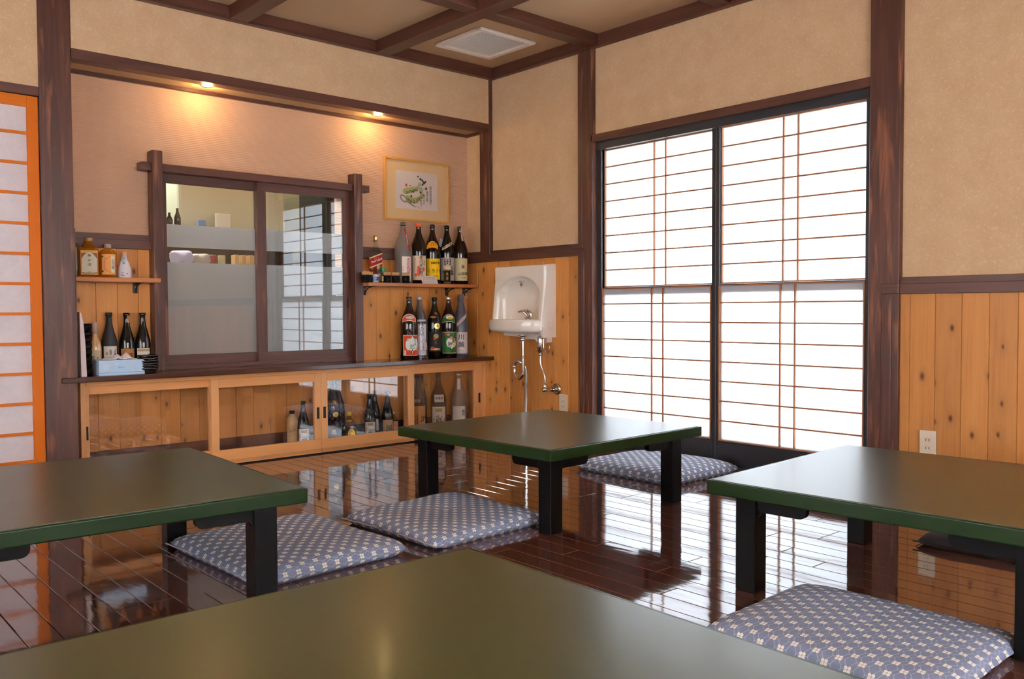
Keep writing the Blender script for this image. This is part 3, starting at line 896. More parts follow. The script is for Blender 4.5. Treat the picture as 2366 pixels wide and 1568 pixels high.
cab_door(-2.510, -1.870, CY+.030, .024, .024, .085, -2.500)
cab_door(-1.894, -1.2455, CY, .042, .043, .085, -1.267)
cab_door(-1.2445, -.594, CY, .040, .044, .085, -1.225)
cab_door(-.640, -.019, CY+.030, .040, .062, .085, -.040)

# ------------------------------------------------------------------ shelves on iron brackets
def shelf(name, label, x0, x1, zt, brk):
    cx = (x0+x1)/2
    t = thing(name, label, 'shelf', (cx, 0, zt), 0, 'wall shelves')
    obj('shelf_board', bx(x0-cx, x1-cx, .112, .244, -.022, 0, bev=.002), M['shelf'], t)
    for b in brk:
        bm = BM()
        add_box(bm, -.011, .011, .136, .242, -.0255, -.0225, bev=.001)
        add_box(bm, -.011, .011, .238, .2435, -.074, -.0225, bev=.001)
        add_tube(bm, smooth_path([(0, .160, -.026), (0, .195, -.032), (0, .222, -.048), (0, .238, -.070)], 4), .0035, 8)
        o = obj('bracket', bm, M['iron'], t, (b-cx, 0, 0))
        sc = BM()
        for zz in (-.042, -.060): add_lathe(sc, [(.0035, 0), (.003, .0015), (0, .002)], 10)
        bmesh.ops.rotate(sc, verts=sc.verts, cent=(0, 0, 0), matrix=Matrix.Rotation(PI/2, 3, 'X'))
        half = len(sc.verts)//2; sc.verts.ensure_lookup_table()
        for i, v in enumerate(sc.verts): v.co.z += (-.042 if i < half else -.060); v.co.y += .238
        obj('screw', sc, M['silver'], o)
    return t
shelf('wall_shelf', 'short wooden shelf at the left end of the alcove', -2.556, -2.130, .992, (-2.215,))
shelf('wall_shelf', 'wooden shelf under the framed picture at the right end of the alcove', -.895, -.045, .994, (-.845, -.205, -.060))
ZL, ZR, ZC, ZB = .992, .994, .518, .030

# ------------------------------------------------------------------ bottles: right shelf, back row
V_ = dict(vertical=True)
sh = issho(.385)
grp = 'large bottles on the right shelf'
bottle('sake_bottle', 'frosted grey large bottle with slanting red neck strip on the right shelf', 'bottle', -.590, .185, ZR, issho(.383, .0555), M['g_frost'],
    (cap_prof(.0165, .360, .025), M['black']),
    [('front_label', .090, rect(.062, .155), WH, [('赤とんぼ', .026, .012, .02, (206, 70, 70), V_), ('本格焼酎', .008, -.024, .0, (200, 150, 150), V_)], [(ell(.030, .09, .012, .012), (232, 190, 186))], 22),
     ('neck_strip', .275, lambda s, t: ((s-.5)*.010+.016*(1-t)**1.5+.004, (t-.5)*.15), (206, 26, 44), [('全量純米本格焼酎', .0095, .010, .0, WH, V_)], [], 24)], grp)
bottle('shochu_bottle', 'black large bottle with orange cap and cream label with red splash on the right shelf', 'bottle', -.472, .185, ZR, issho(.383), M['g_brown'],
    (cap_prof(.0175, .362, .023), plain('orange cap', lin(226, 92, 40), .4)),
    [('front_label', .100, rect(.096, .155), (226, 198, 168), [('ダバダ火振', .026, .010, .015, K, V_), ('栗焼酎', .010, .033, .03, (90, 60, 50), V_), ('四万十', .007, -.028, .05, (90, 60, 50), V_)],
      [(ell(.022, .075, -.006, -.02), (212, 92, 66)), (ell(.020, .022, -.024, -.045), (214, 84, 60)), (ell(.030, .022, .018, -.058), (214, 92, 66)), (ell(.014, .03, .028, -.01), (214, 92, 66))], 6)], grp)
bottle('shochu_bottle', 'black large bottle with bright yellow labels on the right shelf', 'bottle', -.362, .185, ZR, issho(.383), M['g_brown'],
    (cap_prof(.0165, .362, .023), M['black']),
    [('front_label', .095, rect(.100, .135), (244, 192, 26), [('長期貯蔵', .016, .012, .038, (60, 30, 20), {}), ('くろうま', .027, .010, -.012, K, dict(bold=.035)), ('本格焼酎', .008, .012, -.045, (60, 30, 20), {})], [], 8),
     ('shoulder_label', .255, arch(.080, .042, .022), (238, 160, 30), [('長期貯蔵', .009, .008, .008, (60, 30, 20), {}), ('うまい', .016, .008, -.006, K, dict(bold=.03))], [], 0)], grp)
def hang_tag(t):
    obj('paper_tag', bx(-.014, .014, -.0006, .0006, -.030, .022), plain('pale card', lin(200, 202, 208), .8), t, (-.052, -.004, .275)).rotation_euler = (0, .35, .3)
    obj('tag_string', add_tube(BM(), [(-.016, 0, .300), (-.035, -.002, .298), (-.047, -.003, .292)], .0006, 5), M['plastic_in'], t)
bottle('shochu_bottle', 'black large bottle with a paper tag and grey calligraphy label on the right shelf', 'bottle', -.244, .185, ZR, issho(.383), M['g_black'],
    (cap_prof(.0165, .362, .023), M['black']),
    [('front_label', .098, rect(.104, .150), (190, 176, 166), [('田', .050, -.002, .045, K, dict(bold=.05)), ('小溪', .034, .028, -.012, K, V_), ('本格', .012, -.032, -.02, K, V_)], [], 6),
     ('shoulder_band', .250, rect(.080, .020, .045), (216, 186, 156), [('純米大吟醸', .013, 0, 0, K, dict(rot=.50))], [], 6)], grp, extra=hang_tag)
bottle('sake_bottle', 'dark large bottle with cream bird label and paper neck strip, rightmost on the right shelf', 'bottle', -.134, .185, ZR, issho(.383), M['g_brown'],
    (cap_prof(.0155, .364, .021), M['black']),
    [('front_label', .098, rect(.104, .148), (222, 206, 158), [('山翡翠', .024, .014, -.030, K, dict(bold=.03)), ('鳥', .026, .012, .016, (60, 50, 40), {}), ('純米吟醸', .0075, .014, -.054, (60, 50, 40), {})], [], 8),
     ('neck_strip', .335, rect(.014, .095, 0, .004, 0), (206, 190, 156), [('封印', .010, .004, .0, (90, 80, 70), V_)], [], 30)], grp)

# squarish bottles
def square_bottle(name, label, x, y, z, prof, glass, cap, body, group=None, sup=5, n=40, face=0, fl=None):
    """body(t, th): adds flat labels in a frame turned towards th"""
    camang = math.atan2(CAMXY[1]-y, CAMXY[0]-x)+math.radians(face)
    t = thing(name, label, 'bottle', (x, y, z), camang+PI/2, group)
    obj('glass_body', add_lathe(BM(), prof, n, sup=sup), glass, t)
    if fl: obj('liquid', add_lathe(BM(), fl[0], n, sup=sup), fl[1], t)
    if cap: obj('cap', add_lathe(BM(), cap[0], 20), cap[1], t)
    body(t)
    return t
def flat(yf, zc): return lambda u, v: (u, yf, zc+v)
def flat_label(t, name, yf, zc, shape, rgb, texts=(), shapes=(), nu=8, nv=6):
    lb = obj(name, add_patch(BM(), flat(yf, zc), shape, nu, nv), ink(rgb) if isinstance(rgb, tuple) else rgb, t)
    for k, (sh_, c2) in enumerate(shapes):
        obj('print', add_patch(BM(), flat(yf-.0004-.00015*k, zc), sh_, nu, nv), ink(c2) if isinstance(c2, tuple) else c2, lb)
    bycol = {}
    for (s, size, u, v, c2, op) in texts: bycol.setdefault(c2, []).append((s, size, u, v, op))
    for c2, lst in bycol.items():
        bm = BM()
        for s, size, u, v, op in lst: add_text(bm, s, size, flat(yf-.0012, zc), u, v, **op)
        obj('lettering', bm, ink(c2) if isinstance(c2, tuple) else c2, lb, recalc=False)
    return lb
def body_whisky(t):
    RED, GOLD = (150, 26, 36), (214, 180, 110)
    flat_label(t, 'front_label', -.0405, .135, rect(.078, .066, .030), GOLD, [('Red Label', .019, .006, .002, (240, 226, 200), dict(rot=.36, sx=.9)), ('OLD SCOTCH', .0055, .004, .016, (220, 180, 150), dict(rot=.36))], [(rect(.078, .050, .030), RED)])
square_bottle('whisky_bottle', 'clear square-sided whisky bottle with slanting red label on the right shelf', -.792, .190, ZR,
    [(.036, 0), (.0385, .005), (.0385, .175), (.034, .196), (.022, .214), (.0130, .228), (.0120, .262), (.0120, .268)], M['g_clear'],
    (cap_prof(.0135, .252, .038), M['gold']), body_whisky, None, 4.5, fl=([(.0345, .004), (.0365, .008), (.0365, .158), (.0, .158)], M['g_whisky']))
obj('seal', add_lathe(BM(), [(.0137, .2885), (.0137, .291), (0, .291)], 16), plain('wine red seal', lin(140, 34, 40), .5), bpy.data.objects['whisky_bottle'])

# small green capped bottle and little jar behind the toothpicks
bottle('seasoning_bottle', 'small bottle with green cap behind the toothpick cups', 'bottle', -.760, .165, ZR, [(.016, 0), (.018, .003), (.018, .045), (.012, .056), (.011, .066)], M['g_whisky'],
    (cap_prof(.0165, .062, .030), plain('green cap', lin(40, 150, 84), .4)), [('front_label', .025, rect(.03, .03), (190, 200, 110), [('七味', .010, 0, 0, (40, 90, 50), {})], [])])
bottle('seasoning_jar', 'blue and white patterned jar among the toothpick cups', 'jar', -.820, .160, ZR, [(.017, 0), (.026, .006), (.029, .022), (.026, .038), (.017, .048), (.019, .052)], M['porcelain'], None,
    [('painted_band', .024, rect(.070, .034), (46, 92, 150), [('寿', .026, 0, 0, (214, 226, 236), dict(bold=.04))], [(rect(.05, .006, 0, 0, .014), (200, 214, 226)), (rect(.05, .005, 0, 0, -.014), (200, 214, 226))])])
# toothpick cups
def toothpick_cup(x, y, z, first, label, grp_='toothpick cups'):
    if first is None:
        t = thing('toothpick_cup', label, 'cup', (x, y, z), 0, grp_)
        P = [(.0235, 0), (.0245, .002)]
        for k in range(4):
            z0 = .006+k*.0105; P += [(.0245, z0), (.0225, z0+.0025), (.0245, z0+.005)]
        P += [(.0245, .046), (.0215, .046), (.0215, .008)]
        obj('cup', add_lathe(BM(), P, 24), M['black'], t)
        bm = BM(); rr = random.Random(3)
        for k in range(80):
            a = rr.uniform(0, 2*PI); r = .019*math.sqrt(rr.random()); L = .064+rr.uniform(-.003, .004)
            ox, oy = r*math.cos(a), r*math.sin(a); lean = 1.30
            add_tube(bm, [(ox*.8, oy*.8, .010), (ox*lean, oy*lean, L)], .0011, 4)
        s = obj('toothpicks', bm, plain('birch toothpick', lin(220, 180, 132), .7), t); s['kind'] = 'stuff'
        return t
    return dup(first, (x, y, z), random.uniform(0, 6), label, grp_)
tp = toothpick_cup(-.897, .142, ZR, None, 'black ribbed toothpick cup, leftmost on the right shelf')
toothpick_cup(-.858, .165, ZR, tp, 'black ribbed toothpick cup partly behind the blue and white jar')
toothpick_cup(-.742, .142, ZR, tp, 'black ribbed toothpick cup in front of the green-capped bottle')
toothpick_cup(-.678, .142, ZR, tp, 'black ribbed toothpick cup left of the frosted grey bottle')
toothpick_cup(-.612, .128, ZR, tp, 'black ribbed toothpick cup in front of the frosted grey bottle')
bottle('spice_jar', 'small glass jar with cream lid and black label on the right shelf', 'jar', -.287, .128, ZR, [(.023, 0), (.025, .003), (.025, .088), (.022, .094)], M['g_clear'],
    (cap_prof(.0245, .092, .022), plain('cream lid', lin(224, 192, 142), .5)),
    [('front_label', .048, rect(.044, .072), (34, 30, 28), [('黒七味', .017, 0, 0, (214, 170, 70), V_)], [])], fill=([(.020, .003), (.0225, .004), (.0225, .030), (0, .030)], plain('roasted spice', lin(150, 120, 80), .9)))
# handwritten card
cd = thing('handwritten_card', 'white handwritten price card leaning at the front edge of the right shelf', 'card', (-.440, .117, ZR), 0)
bm = BM(); add_prism(bm, [(-.070, .048), (.052, .048), (.072, 0), (-.052, 0)], 1, -.0006, .0006)
cdo = obj('card_sheet', bm, plain('card paper', lin(222, 206, 196), .8), cd)
bm = BM()
for s, v in (('そばがき 黒豆お茶割り', .036), ('ボトルキープできます', .024), ('量・いろいろ有ります', .011)):
    add_text(bm, s, .0098, lambda u, q: (u, -.0012, q), 0, v, bold=.0)
obj('lettering', bm, ink((96, 70, 80)), cd, recalc=False)

# ------------------------------------------------------------------ large bottles on the counter, right
grp = 'large bottles at the right end of the counter'
flatcap = lambda col: (cap_prof(.0175, .372, .020), col)
bottle('shochu_bottle', 'dark large bottle with red and white labels, leftmost at the right of the counter', 'bottle', -.596, .120, ZC, issho(.392, .0565), M['g_brown'], flatcap(M['silver']),
    [('front_label', .088, rect(.104, .128), (226, 218, 204), [('さつま', .018, .028, .022, K, V_), ('美人', .030, .008, -.024, K, dict(vertical=True, bold=.03))],
      [(rect(.098, .122), (204, 76, 46)), (ell(.088, .104, .010, .006), (222, 232, 222)), (rect(.014, .03, 0, -.038, -.045), (220, 210, 200))], 10),
     ('shoulder_label', .262, arch(.094, .044, .018), WH, [('さつまもち', .012, .010, 0, K, dict(bold=.03))], [(arch(.088, .036, .018), (206, 84, 56)), (ell(.060, .020, .008, .0), (226, 228, 216))], 0)], grp)
def wrap(t):
    o = obj('cellophane', add_lathe(BM(), [(.0530, .002), (.0545, .20), (.050, .26), (.034, .32), (.0205, .368), (.024, .402), (.016, .412)], 24, cap=False), M['g_sack'], t)
bottle('shochu_bottle', 'cellophane-wrapped large bottle with tall white calligraphy label on the counter', 'bottle', -.502, .140, ZC, issho(.392, .0515), M['g_brown'], flatcap(M['silver']),
    [('front_label', .135, rect(.070, .225, 0, 0, 0), (222, 214, 222), [('陸の華', .034, .000, .052, K, dict(vertical=True, bold=.02)), ('特撰', .010, .012, -.040, (196, 110, 60), V_), ('本格焼酎', .009, .012, -.070, (70, 60, 60), V_)],
      [(ell(.062, .088, .012, -.055), (222, 150, 104)), (ell(.056, .080, .012, -.055), (222, 212, 216))], 14)], grp, extra=wrap)
bottle('shochu_bottle', 'black large bottle with round gold seal and gold painted label on the counter', 'bottle', -.390, .130, ZC, issho(.388, .0510), M['g_black'], (cap_prof(.0165, .366, .022), M['black']),
    [('front_label', .105, rect(.090, .125), (44, 42, 44), [('一番', .020, .004, .0, (150, 122, 74), V_)], [(ell(.034, .034, .006, .035), (172, 142, 84)), (ell(.014, .020, -.006, .02), (170, 60, 30)), (ell(.066, .016, 0, -.048), (196, 158, 96)), (ell(.030, .018, -.018, -.040), (178, 62, 40))], 4),
     ('seal', .205, ell(.040, .042, .0, 0), M['gold'], [('極', .016, 0, 0, (120, 90, 30), {})], [], 20),
     ('shoulder_print', .262, ell(.046, .016, -.010, 0), (150, 104, 60), [], [], 0), ('neck_print', .285, ell(.020, .020, .008, 0), (140, 100, 50), [], [], 0)], grp)
bottle('shochu_bottle', 'dark large bottle with green and white floral labels on the counter', 'bottle', -.280, .125, ZC, issho(.392, .0535), M['g_brown'], flatcap(M['silver']),
    [('front_label', .096, rect(.104, .138), (224, 214, 190), [('露', .036, .004, -.012, K, dict(bold=.05)), ('朝', .034, .030, .012, (60, 50, 30), dict(bold=.04))],
      [(rect(.098, .132), (58, 112, 52)), (ell(.072, .082, .012, 0), (232, 226, 222)), (ell(.016, .014, -.028, .052), (206, 70, 60)), (ell(.018, .014, -.010, .052), (226, 150, 140)), (ell(.022, .02, .010, .03), (220, 120, 110)), (ell(.02, .026, .026, -.01), (226, 206, 50)), (ell(.012, .020, .042, -.04), (210, 50, 40))], 8),
     ('shoulder_label', .256, arch(.090, .048, .020), (214, 206, 180), [], [(arch(.084, .040, .020), (60, 108, 56)), (ell(.052, .028, .008, .004), (230, 224, 214)), (ell(.034, .018, .010, -.002), (212, 176, 50)), (ell(.012, .008, .008, .016), (220, 120, 120))], 0)], grp)
bottle('shochu_bottle', 'silver-wrapped large bottle with slanting band and wavy characters, rightmost on the counter', 'bottle', -.178, .125, ZC, [(.046, 0), (.0525, .006), (.0535, .150), (.050, .205), (.040, .270), (.028, .325), (.019, .358), (.0165, .366), (.022, .370), (.023, .404), (.017, .410)], M['g_wrap'], None,
    [('front_label', .092, rect(.094, .140), (222, 208, 200), [('川', .042, 0, .036, (58, 58, 70), dict(bold=.05)), ('越', .042, 0, -.014, (58, 58, 70), dict(bold=.03)), ('かわごえ', .0085, 0, -.052, (70, 70, 80), {})], [(rect(.09, .0015, 0, 0, -.064), (130, 122, 124))], 2),
     ('band', .235, rect(.082, .024, .075), (216, 204, 204), [('本格焼酎', .011, 0, 0, (120, 112, 116), dict(rot=.74))], [], 0)], grp)
obj('tie', add_tube(BM(), [(.0185*math.cos(a*PI/8), .0185*math.sin(a*PI/8), .365) for a in range(17)], .0014, 6), M['gold'], bpy.data.objects['shochu_bottle.006'] if 'shochu_bottle.006' in bpy.data.objects else [o for o in bpy.data.objects if o.name.startswith('shochu_bottle')][-1])

# ------------------------------------------------------------------ left shelf
def body_kaku(t):
    flat_label(t, 'front_label', -.0425, .072, rect(.076, .118), (222, 176, 92), [('神', .016, 0, .032, (70, 60, 50), {}), ('の', .014, 0, .010, (70, 60, 50), {}), ('河', .016, 0, -.012, (70, 60, 50), {}), ('麦焼酎', .006, 0, -.048, (90, 70, 50), {})],
        [(rect(.072, .100, 0, 0, -.004), (150, 96, 84)), (arch(.068, .100, .014, 0, -.001), (232, 222, 196))])
square_bottle('liquor_bottle', 'amber square liquor bottle with cream label on the left shelf', -2.447, .190, ZL,
    [(.039, 0), (.042, .005), (.042, .128), (.038, .142), (.022, .160), (.0155, .168), (.0150, .186)], M['g_amber'],
    (cap_prof(.0165, .178, .016), plain('cork and foil', lin(206, 178, 130), .4)), body_kaku, None, 7)
bottle('liquor_bottle', 'round amber liquor bottle with orange label and grey cap on the left shelf', 'bottle', -2.362, .185, ZL,
    [(.037, 0), (.0415, .006), (.0415, .118), (.038, .130), (.024, .140), (.014, .146), (.0135, .150)], M['g_amber'], (cap_prof(.0165, .148, .020), plain('grey cap', lin(176, 160, 146), .5)),
    [('front_label', .065, rect(.068, .100), (224, 164, 92), [('大河の雫', .0145, .019, 0, (60, 44, 30), V_)], [(ell(.056, .088, .004, 0), (220, 120, 90)), (ell(.048, .080, .004, 0), (226, 160, 92)), (rect(.018, .080, 0, .019, 0), (230, 224, 202)), (ell(.008, .010, -.030, .038), (44, 34, 30)), (ell(.008, .010, -.030, -.034), (44, 34, 30))], 6)])
bottle('porcelain_bottle', 'white porcelain bottle with blue tag and wooden cap on the left shelf', 'bottle', -2.284, .185, ZL,
    [(.030, 0), (.0325, .004), (.0325, .030), (.030, .050), (.022, .078), (.0135, .094), (.012, .100), (.0125, .108)], M['porcelain'], (cap_prof(.0125, .106, .024), plain('pale wooden cap', lin(206, 160, 128), .6)),
    [('blue_tag', .088, rect(.013, .038), (128, 168, 208), [('吟醸', .010, 0, 0, WH, V_)], [], -6), ('brush_mark', .020, rect(.001, .001), (232, 226, 228), [('こ・', .022, .002, 0, (40, 40, 50), dict(bold=.02))], [], 0)])
g1 = thing('drinking_glass', 'tall empty glass beside the post on the left shelf', 'glass', (-2.520, .180, ZL))
obj('glass_wall', add_lathe(BM(), [(.020, 0), (.024, .003), (.026, .165), (.0245, .165), (.0225, .006), (0, .006)], 24, cap=False), M['g_clear'], g1)
obj('paper_slip', bx(-.008, .010, -.0145, -.0135, .008, .140), plain('slip paper', lin(226, 222, 200), .8), g1)

# ------------------------------------------------------------------ counter, left end
bd = thing('menu_board', 'white menu folder standing against the left post on the counter', 'menu', (-2.528, .030, ZC))
bm = BM(); add_prism(bm, [(-.010, 0), (.014, 0), (.011, .14), (.004, .25), (-.006, .30), (-.013, .305)], 1, 0, .17)
obj('sleeve', bm, plain('white plastic sleeve', lin(222, 200, 196), .4), bd)
def stacked(name, x, y, z, n, proto_bm, hh, labels, cat, grp_, mat, jit=0):
    first = None
    for k in range(n):
        loc = (x+random.uniform(-jit, jit), y+random.uniform(-jit, jit), z+k*hh)
        if first is None:
            first = tag(obj(name, proto_bm(), mat, None, loc), labels[k], cat, grp_)
        else:
            o = first.copy(); COL.objects.link(o); o.location = loc; o['label'] = labels[k]; o.rotation_euler = (0, 0, random.uniform(0, 6))
ordn = ['lowest', 'second from the bottom', 'third from the bottom', 'fourth from the bottom', 'middle', 'fourth from the top', 'third from the top', 'second from the top', 'topmost']
stacked('soba_cup', -2.494, .100, ZC, 8, lambda: add_lathe(BM(), [(.0200, 0), (.0225, .002), (.0245, .010), (.0250, .0305), (.0228, .0305), (.0225, .010), (0, .006)], 26), .0312,
        ['black lacquer cup in the tall stack by the tissue box, %s' % o for o in (ordn[:4]+ordn[5:])], 'cup', 'stacked black lacquer cups', M['black'])
def wavy_bowl():
    bm = add_lathe(BM(), [(.018, 0), (.026, .001), (.034, .006), (.048, .020), (.0505, .0265), (.049, .0275), (.044, .021), (.028, .009), (0, .007)], 30)
    for v in bm.verts:
        r = math.hypot(v.co.x, v.co.y)
        if r > .03:
            a = math.atan2(v.co.y, v.co.x); v.co.z += .0018*math.sin(3*a+.7)+.001*math.sin(5*a)
    return bm
stacked('sauce_dish', -2.222, .055, ZC, 6, wavy_bowl, .0125, ['black glazed sauce dish in the stack beside the tissue box, %s' % o for o in ('lowest', 'second from the bottom', 'third from the bottom', 'third from the top', 'second from the top', 'topmost')], 'dish', 'stacked black sauce dishes', plain('black glaze', lin(30, 27, 27), .25, coat=.2), .0012)
# tissue box
tbx = thing('tissue_box', 'pale blue tissue box with white blossom print at the left of the counter', 'tissue box', (-2.352, .080, ZC), -.04)
obj('carton', bx(-.105, .105, -.052, .052, 0, .072, bev=.001), plain('pale blue carton', lin(180, 206, 230), .5), tbx)
bm = BM()
fm = lambda u, v: (u, -.0526, .036+v)
def blossom(cx, cz, r):
    for k in range(5):
        a = PI/2+k*2*PI/5
        c, s_ = math.cos(a), math.sin(a)
        pts = []
        for q in range(10):
            b = 2*PI*q/10; lu, lv = r*.55+r*.42*math.cos(b), r*.26*math.sin(b)
            pts.append(bm.verts.new(fm(cx+lu*c-lv*s_, cz+lu*s_+lv*c)))
        bm.faces.new(pts)
blossom(-.072, .004, .020); blossom(.052, -.020, .009); blossom(.080, -.022, .010); blossom(-.025, .016, .010)
add_text(bm, '', .01, fm)
obj('blossom_print', bm, ink((206, 220, 236)), tbx, recalc=False)
bm = BM(); add_text(bm, 'BOX', .013, lambda u, v: (u, -.053, .036+v), -.004, 0)
obj('lettering', bm, ink((120, 156, 200)), tbx, recalc=False)
obj('base_stripe', bx(-.1045, .1045, -.0530, -.0524, .010, .0125), ink((116, 150, 190)), tbx)
bm = BM(); n = 14; rr = random.Random(5)
G2 = [[None]*(n+1) for _ in range(7)]
for i in range(7):
    for j in range(n+1):
        u = (j/n-.5)*.16; v = (i/6-.5)*.05
        k = math.exp(-((u+.0)/.06)**2)
        z = .073+.020*k*(1-abs(i/3-1)**1.5)+.008*math.sin(j*1.3)*k+.016*math.exp(-((u-.035)/.016)**2)*(1-abs(i/3-1))
        G2[i][j] = bm.verts.new((u+.003*math.sin(i*2.), v+.006*math.sin(j*.9), max(z, .0735)))
for i in range(6):
    for j in range(n):
        f = bm.faces.new((G2[i][j], G2[i][j+1], G2[i+1][j+1], G2[i+1][j])); f.smooth = True
tis = obj('tissue', bm, plain('tissue paper', lin(216, 206, 206), .9), tbx)
so = tis.modifiers.new('thick', 'SOLIDIFY'); so.thickness = .0008
# bottles behind the tissue box
bottle('liquor_bottle', 'small pale bottle with beige wine and paper label behind the tissue box', 'bottle', -2.428, .190, ZC,
    [(.026, 0), (.0285, .004), (.0285, .130), (.026, .150), (.014, .178), (.0105, .188), (.0105, .205)], plain('creamy liqueur in glass', lin(222, 176, 126), .15, coat=.3), (cap_prof(.0120, .198, .056), plain('mauve foil capsule', lin(190, 160, 150), .4)),
    [('front_label', .075, rect(.046, .085), (214, 192, 160), [('梅酒', .014, -.008, 0, (110, 90, 70), V_), ('本格', .010, .010, 0, (110, 90, 70), V_)], [], 0)], n=24)
bottle('sake_bottle', 'matte black bottle with white label, left of three behind the tissue box', 'bottle', -2.360, .195, ZC, yongo(.300, .0385), M['matte_black'], (cap_prof(.0155, .284, .018), M['black']),
    [('front_label', .085, rect(.068, .100), (224, 214, 206), [('能登', .013, .0, .020, (60, 50, 50), V_), ('大吟醸', .011, .022, .020, (80, 70, 70), V_)], [(ell(.014, .016, -.018, .014), (186, 160, 130)), (ell(.03, .014, -.004, -.030), (176, 146, 120)), (ell(.012, .014, .024, -.012), (150, 130, 120))], 8)], 'medium sake bottles at the left of the counter')
bottle('sake_bottle', 'black bottle with brown label, middle of three behind the tissue box', 'bottle', -2.276, .195, ZC, yongo(.298, .0380), M['g_black'], (cap_prof(.0150, .285, .015), M['black']),
    [('front_label', .075, rect(.070, .090), (168, 112, 60), [('風', .034, .010, .006, K, {})], [], 6), ('neck_paper', .270, rect(.012, .040, 0, .004, 0), (190, 140, 92), [], [], 20)], 'medium sake bottles at the left of the counter')
bottle('sake_bottle', 'black bottle with narrow white label, right of three behind the tissue box', 'bottle', -2.198, .195, ZC, yongo(.300, .0385), M['g_black'], None,
    [('front_label', .080, rect(.068, .080), (222, 212, 196), [('純米', .014, 0, -.005, K, V_)], [(rect(.064, .012, 0, 0, .030), (176, 150, 110))], 6)], 'medium sake bottles at the left of the counter')

# ------------------------------------------------------------------ bottles inside the cabinet
grp = 'bottles inside the glass cabinet'
kp = plain('kraft paper', lin(208, 170, 118), .7)
bottle('kraft_bottle', 'kraft-wrapped bottle with black screw cap in the second bay of the cabinet', 'bottle', -1.383, .165, ZB, [(.029, 0), (.031, .004), (.031, .165), (.026, .185), (.015, .198), (.0145, .206)], kp, (cap_prof(.0155, .205, .018), M['black']),
    [('front_label', .110, rect(.05, .06, .02), (200, 162, 112), [('原酒', .020, 0, 0, (160, 120, 80), dict(rot=.35))], [], 0)], grp)
def kisuke(nm, lab, x, y, h=.275, r=.037):
    bottle(nm, lab, 'bottle', x, y, ZB, yongo(h, r), M['g_black'], None,
        [('front_label', .066, rect(.066, .105), (220, 210, 200), [('㐂', .034, .002, -.006, K, dict(bold=.05)), ('吟醸', .008, .026, .0, (70, 60, 60), V_)], [(rect(.034, .014, 0, 0, .038), (172, 150, 84)), (ell(.012, .03, -.026, .01), (206, 160, 156))], 6)], grp)
kisuke('sake_bottle', 'dark sake bottle with white label beside the kraft-wrapped bottle in the cabinet', -1.327, .140)
bottle('spirit_bottle', 'small clear spirit bottle behind the dark one in the second cabinet bay', 'bottle', -1.285, .185, ZB, [(.023, 0), (.025, .004), (.025, .120), (.012, .140), (.011, .155)], M['g_clear'], (cap_prof(.0125, .150, .018), M['gold']),
    [('front_label', .060, rect(.04, .06), (200, 206, 214), [('泡盛', .012, 0, 0, (60, 70, 110), V_)], [], 0)], grp)
bottle('shochu_bottle', 'tall black bottle with round gold seal, leftmost in the third cabinet bay', 'bottle', -1.130, .150, ZB, issho(.385, .0480), M['g_black'], (cap_prof(.0155, .362, .022), M['black']),
    [('seal', .185, ell(.036, .034, .008, 0), M['gold'], [], [], 14), ('shoulder_band', .255, rect(.07, .030), (110, 66, 44), [('鶴', .022, .006, 0, (214, 180, 110), {})], [], 8), ('front_label', .08, rect(.07, .09), (60, 52, 52), [('黒', .03, 0, 0, (190, 150, 90), {})], [], 8)], grp)
bottle('shochu_bottle', 'black bottle standing behind the one with the gold seal in the cabinet', 'bottle', -1.066, .200, ZB, issho(.375, .0430), M['g_black'], (cap_prof(.0150, .354, .020), M['black']), [], grp)
def body_yellow(t):
    flat_label(t, 'front_label', -.0465, .052, rect_r(.044, .082, .014, 0), (232, 182, 48), [('角', .014, .014, .026, (120, 80, 30), {}), ('OLD', .010, .014, .004, (120, 80, 30), {}), ('WHISKY', .0085, .014, -.008, (120, 80, 30), {})])
    obj('neck_label', add_patch(BM(), cyl_map([(.030, .128), (.016, .150)], -PI/2, .138, .0025), ell(.036, .014)), ink((228, 176, 46)), t)
square_bottle('whisky_bottle', 'clear faceted whisky bottle with yellow cap and yellow oval label in the cabinet', -1.028, .135, ZB,
    [(.043, 0), (.046, .005), (.046, .108), (.040, .124), (.024, .142), (.0135, .152), (.0130, .170)], M['g_clear'], (cap_prof(.0150, .166, .026), plain('yellow cap', lin(240, 190, 40), .4)), body_yellow, grp, 5,
    fl=([(.041, .004), (.0435, .008), (.0435, .060), (0, .060)], M['g_brownish']))
kisuke('sake_bottle', 'dark sake bottle with white labels at the centre of the third cabinet bay', -.880, .140, .285, .0385)
bottle('sake_bottle', 'plain dark bottle with pale label behind two others in the third cabinet bay', 'bottle', -.812, .190, ZB, yongo(.300, .0375), M['g_black'], None, [('front_label', .09, rect(.05, .07), (206, 204, 206), [('酒', .02, 0, 0, (80, 80, 90), {})], [], 0)], grp)
bottle('sake_bottle', 'dark bottle with kraft-brown label in the third cabinet bay', 'bottle', -.752, .140, ZB, yongo(.290, .0385), M['g_black'], None, [('front_label', .070, rect(.068, .100), (182, 134, 88), [('風', .045, .008, 0, (40, 30, 26), {})], [], 6)], grp)
bottle('liquor_bottle', 'small pale amber bottle with gold cap, rightmost in the third cabinet bay', 'bottle', -.693, .165, ZB, [(.034, 0), (.0375, .005), (.0375, .100), (.030, .118), (.014, .132), (.0125, .150)], M['g_brownish'], (cap_prof(.0145, .146, .018), M['gold']),
    [('front_label', .062, rect(.060, .085), (210, 152, 96), [('梅', .020, -.016, .022, (70, 40, 30), {}), ('伊', .016, .000, -.026, (60, 40, 40), {})], [(ell(.022, .03, .014, .018), (206, 110, 84)), (rect(.028, .026, 0, 0, -.028), (226, 214, 200))], 6)], grp)
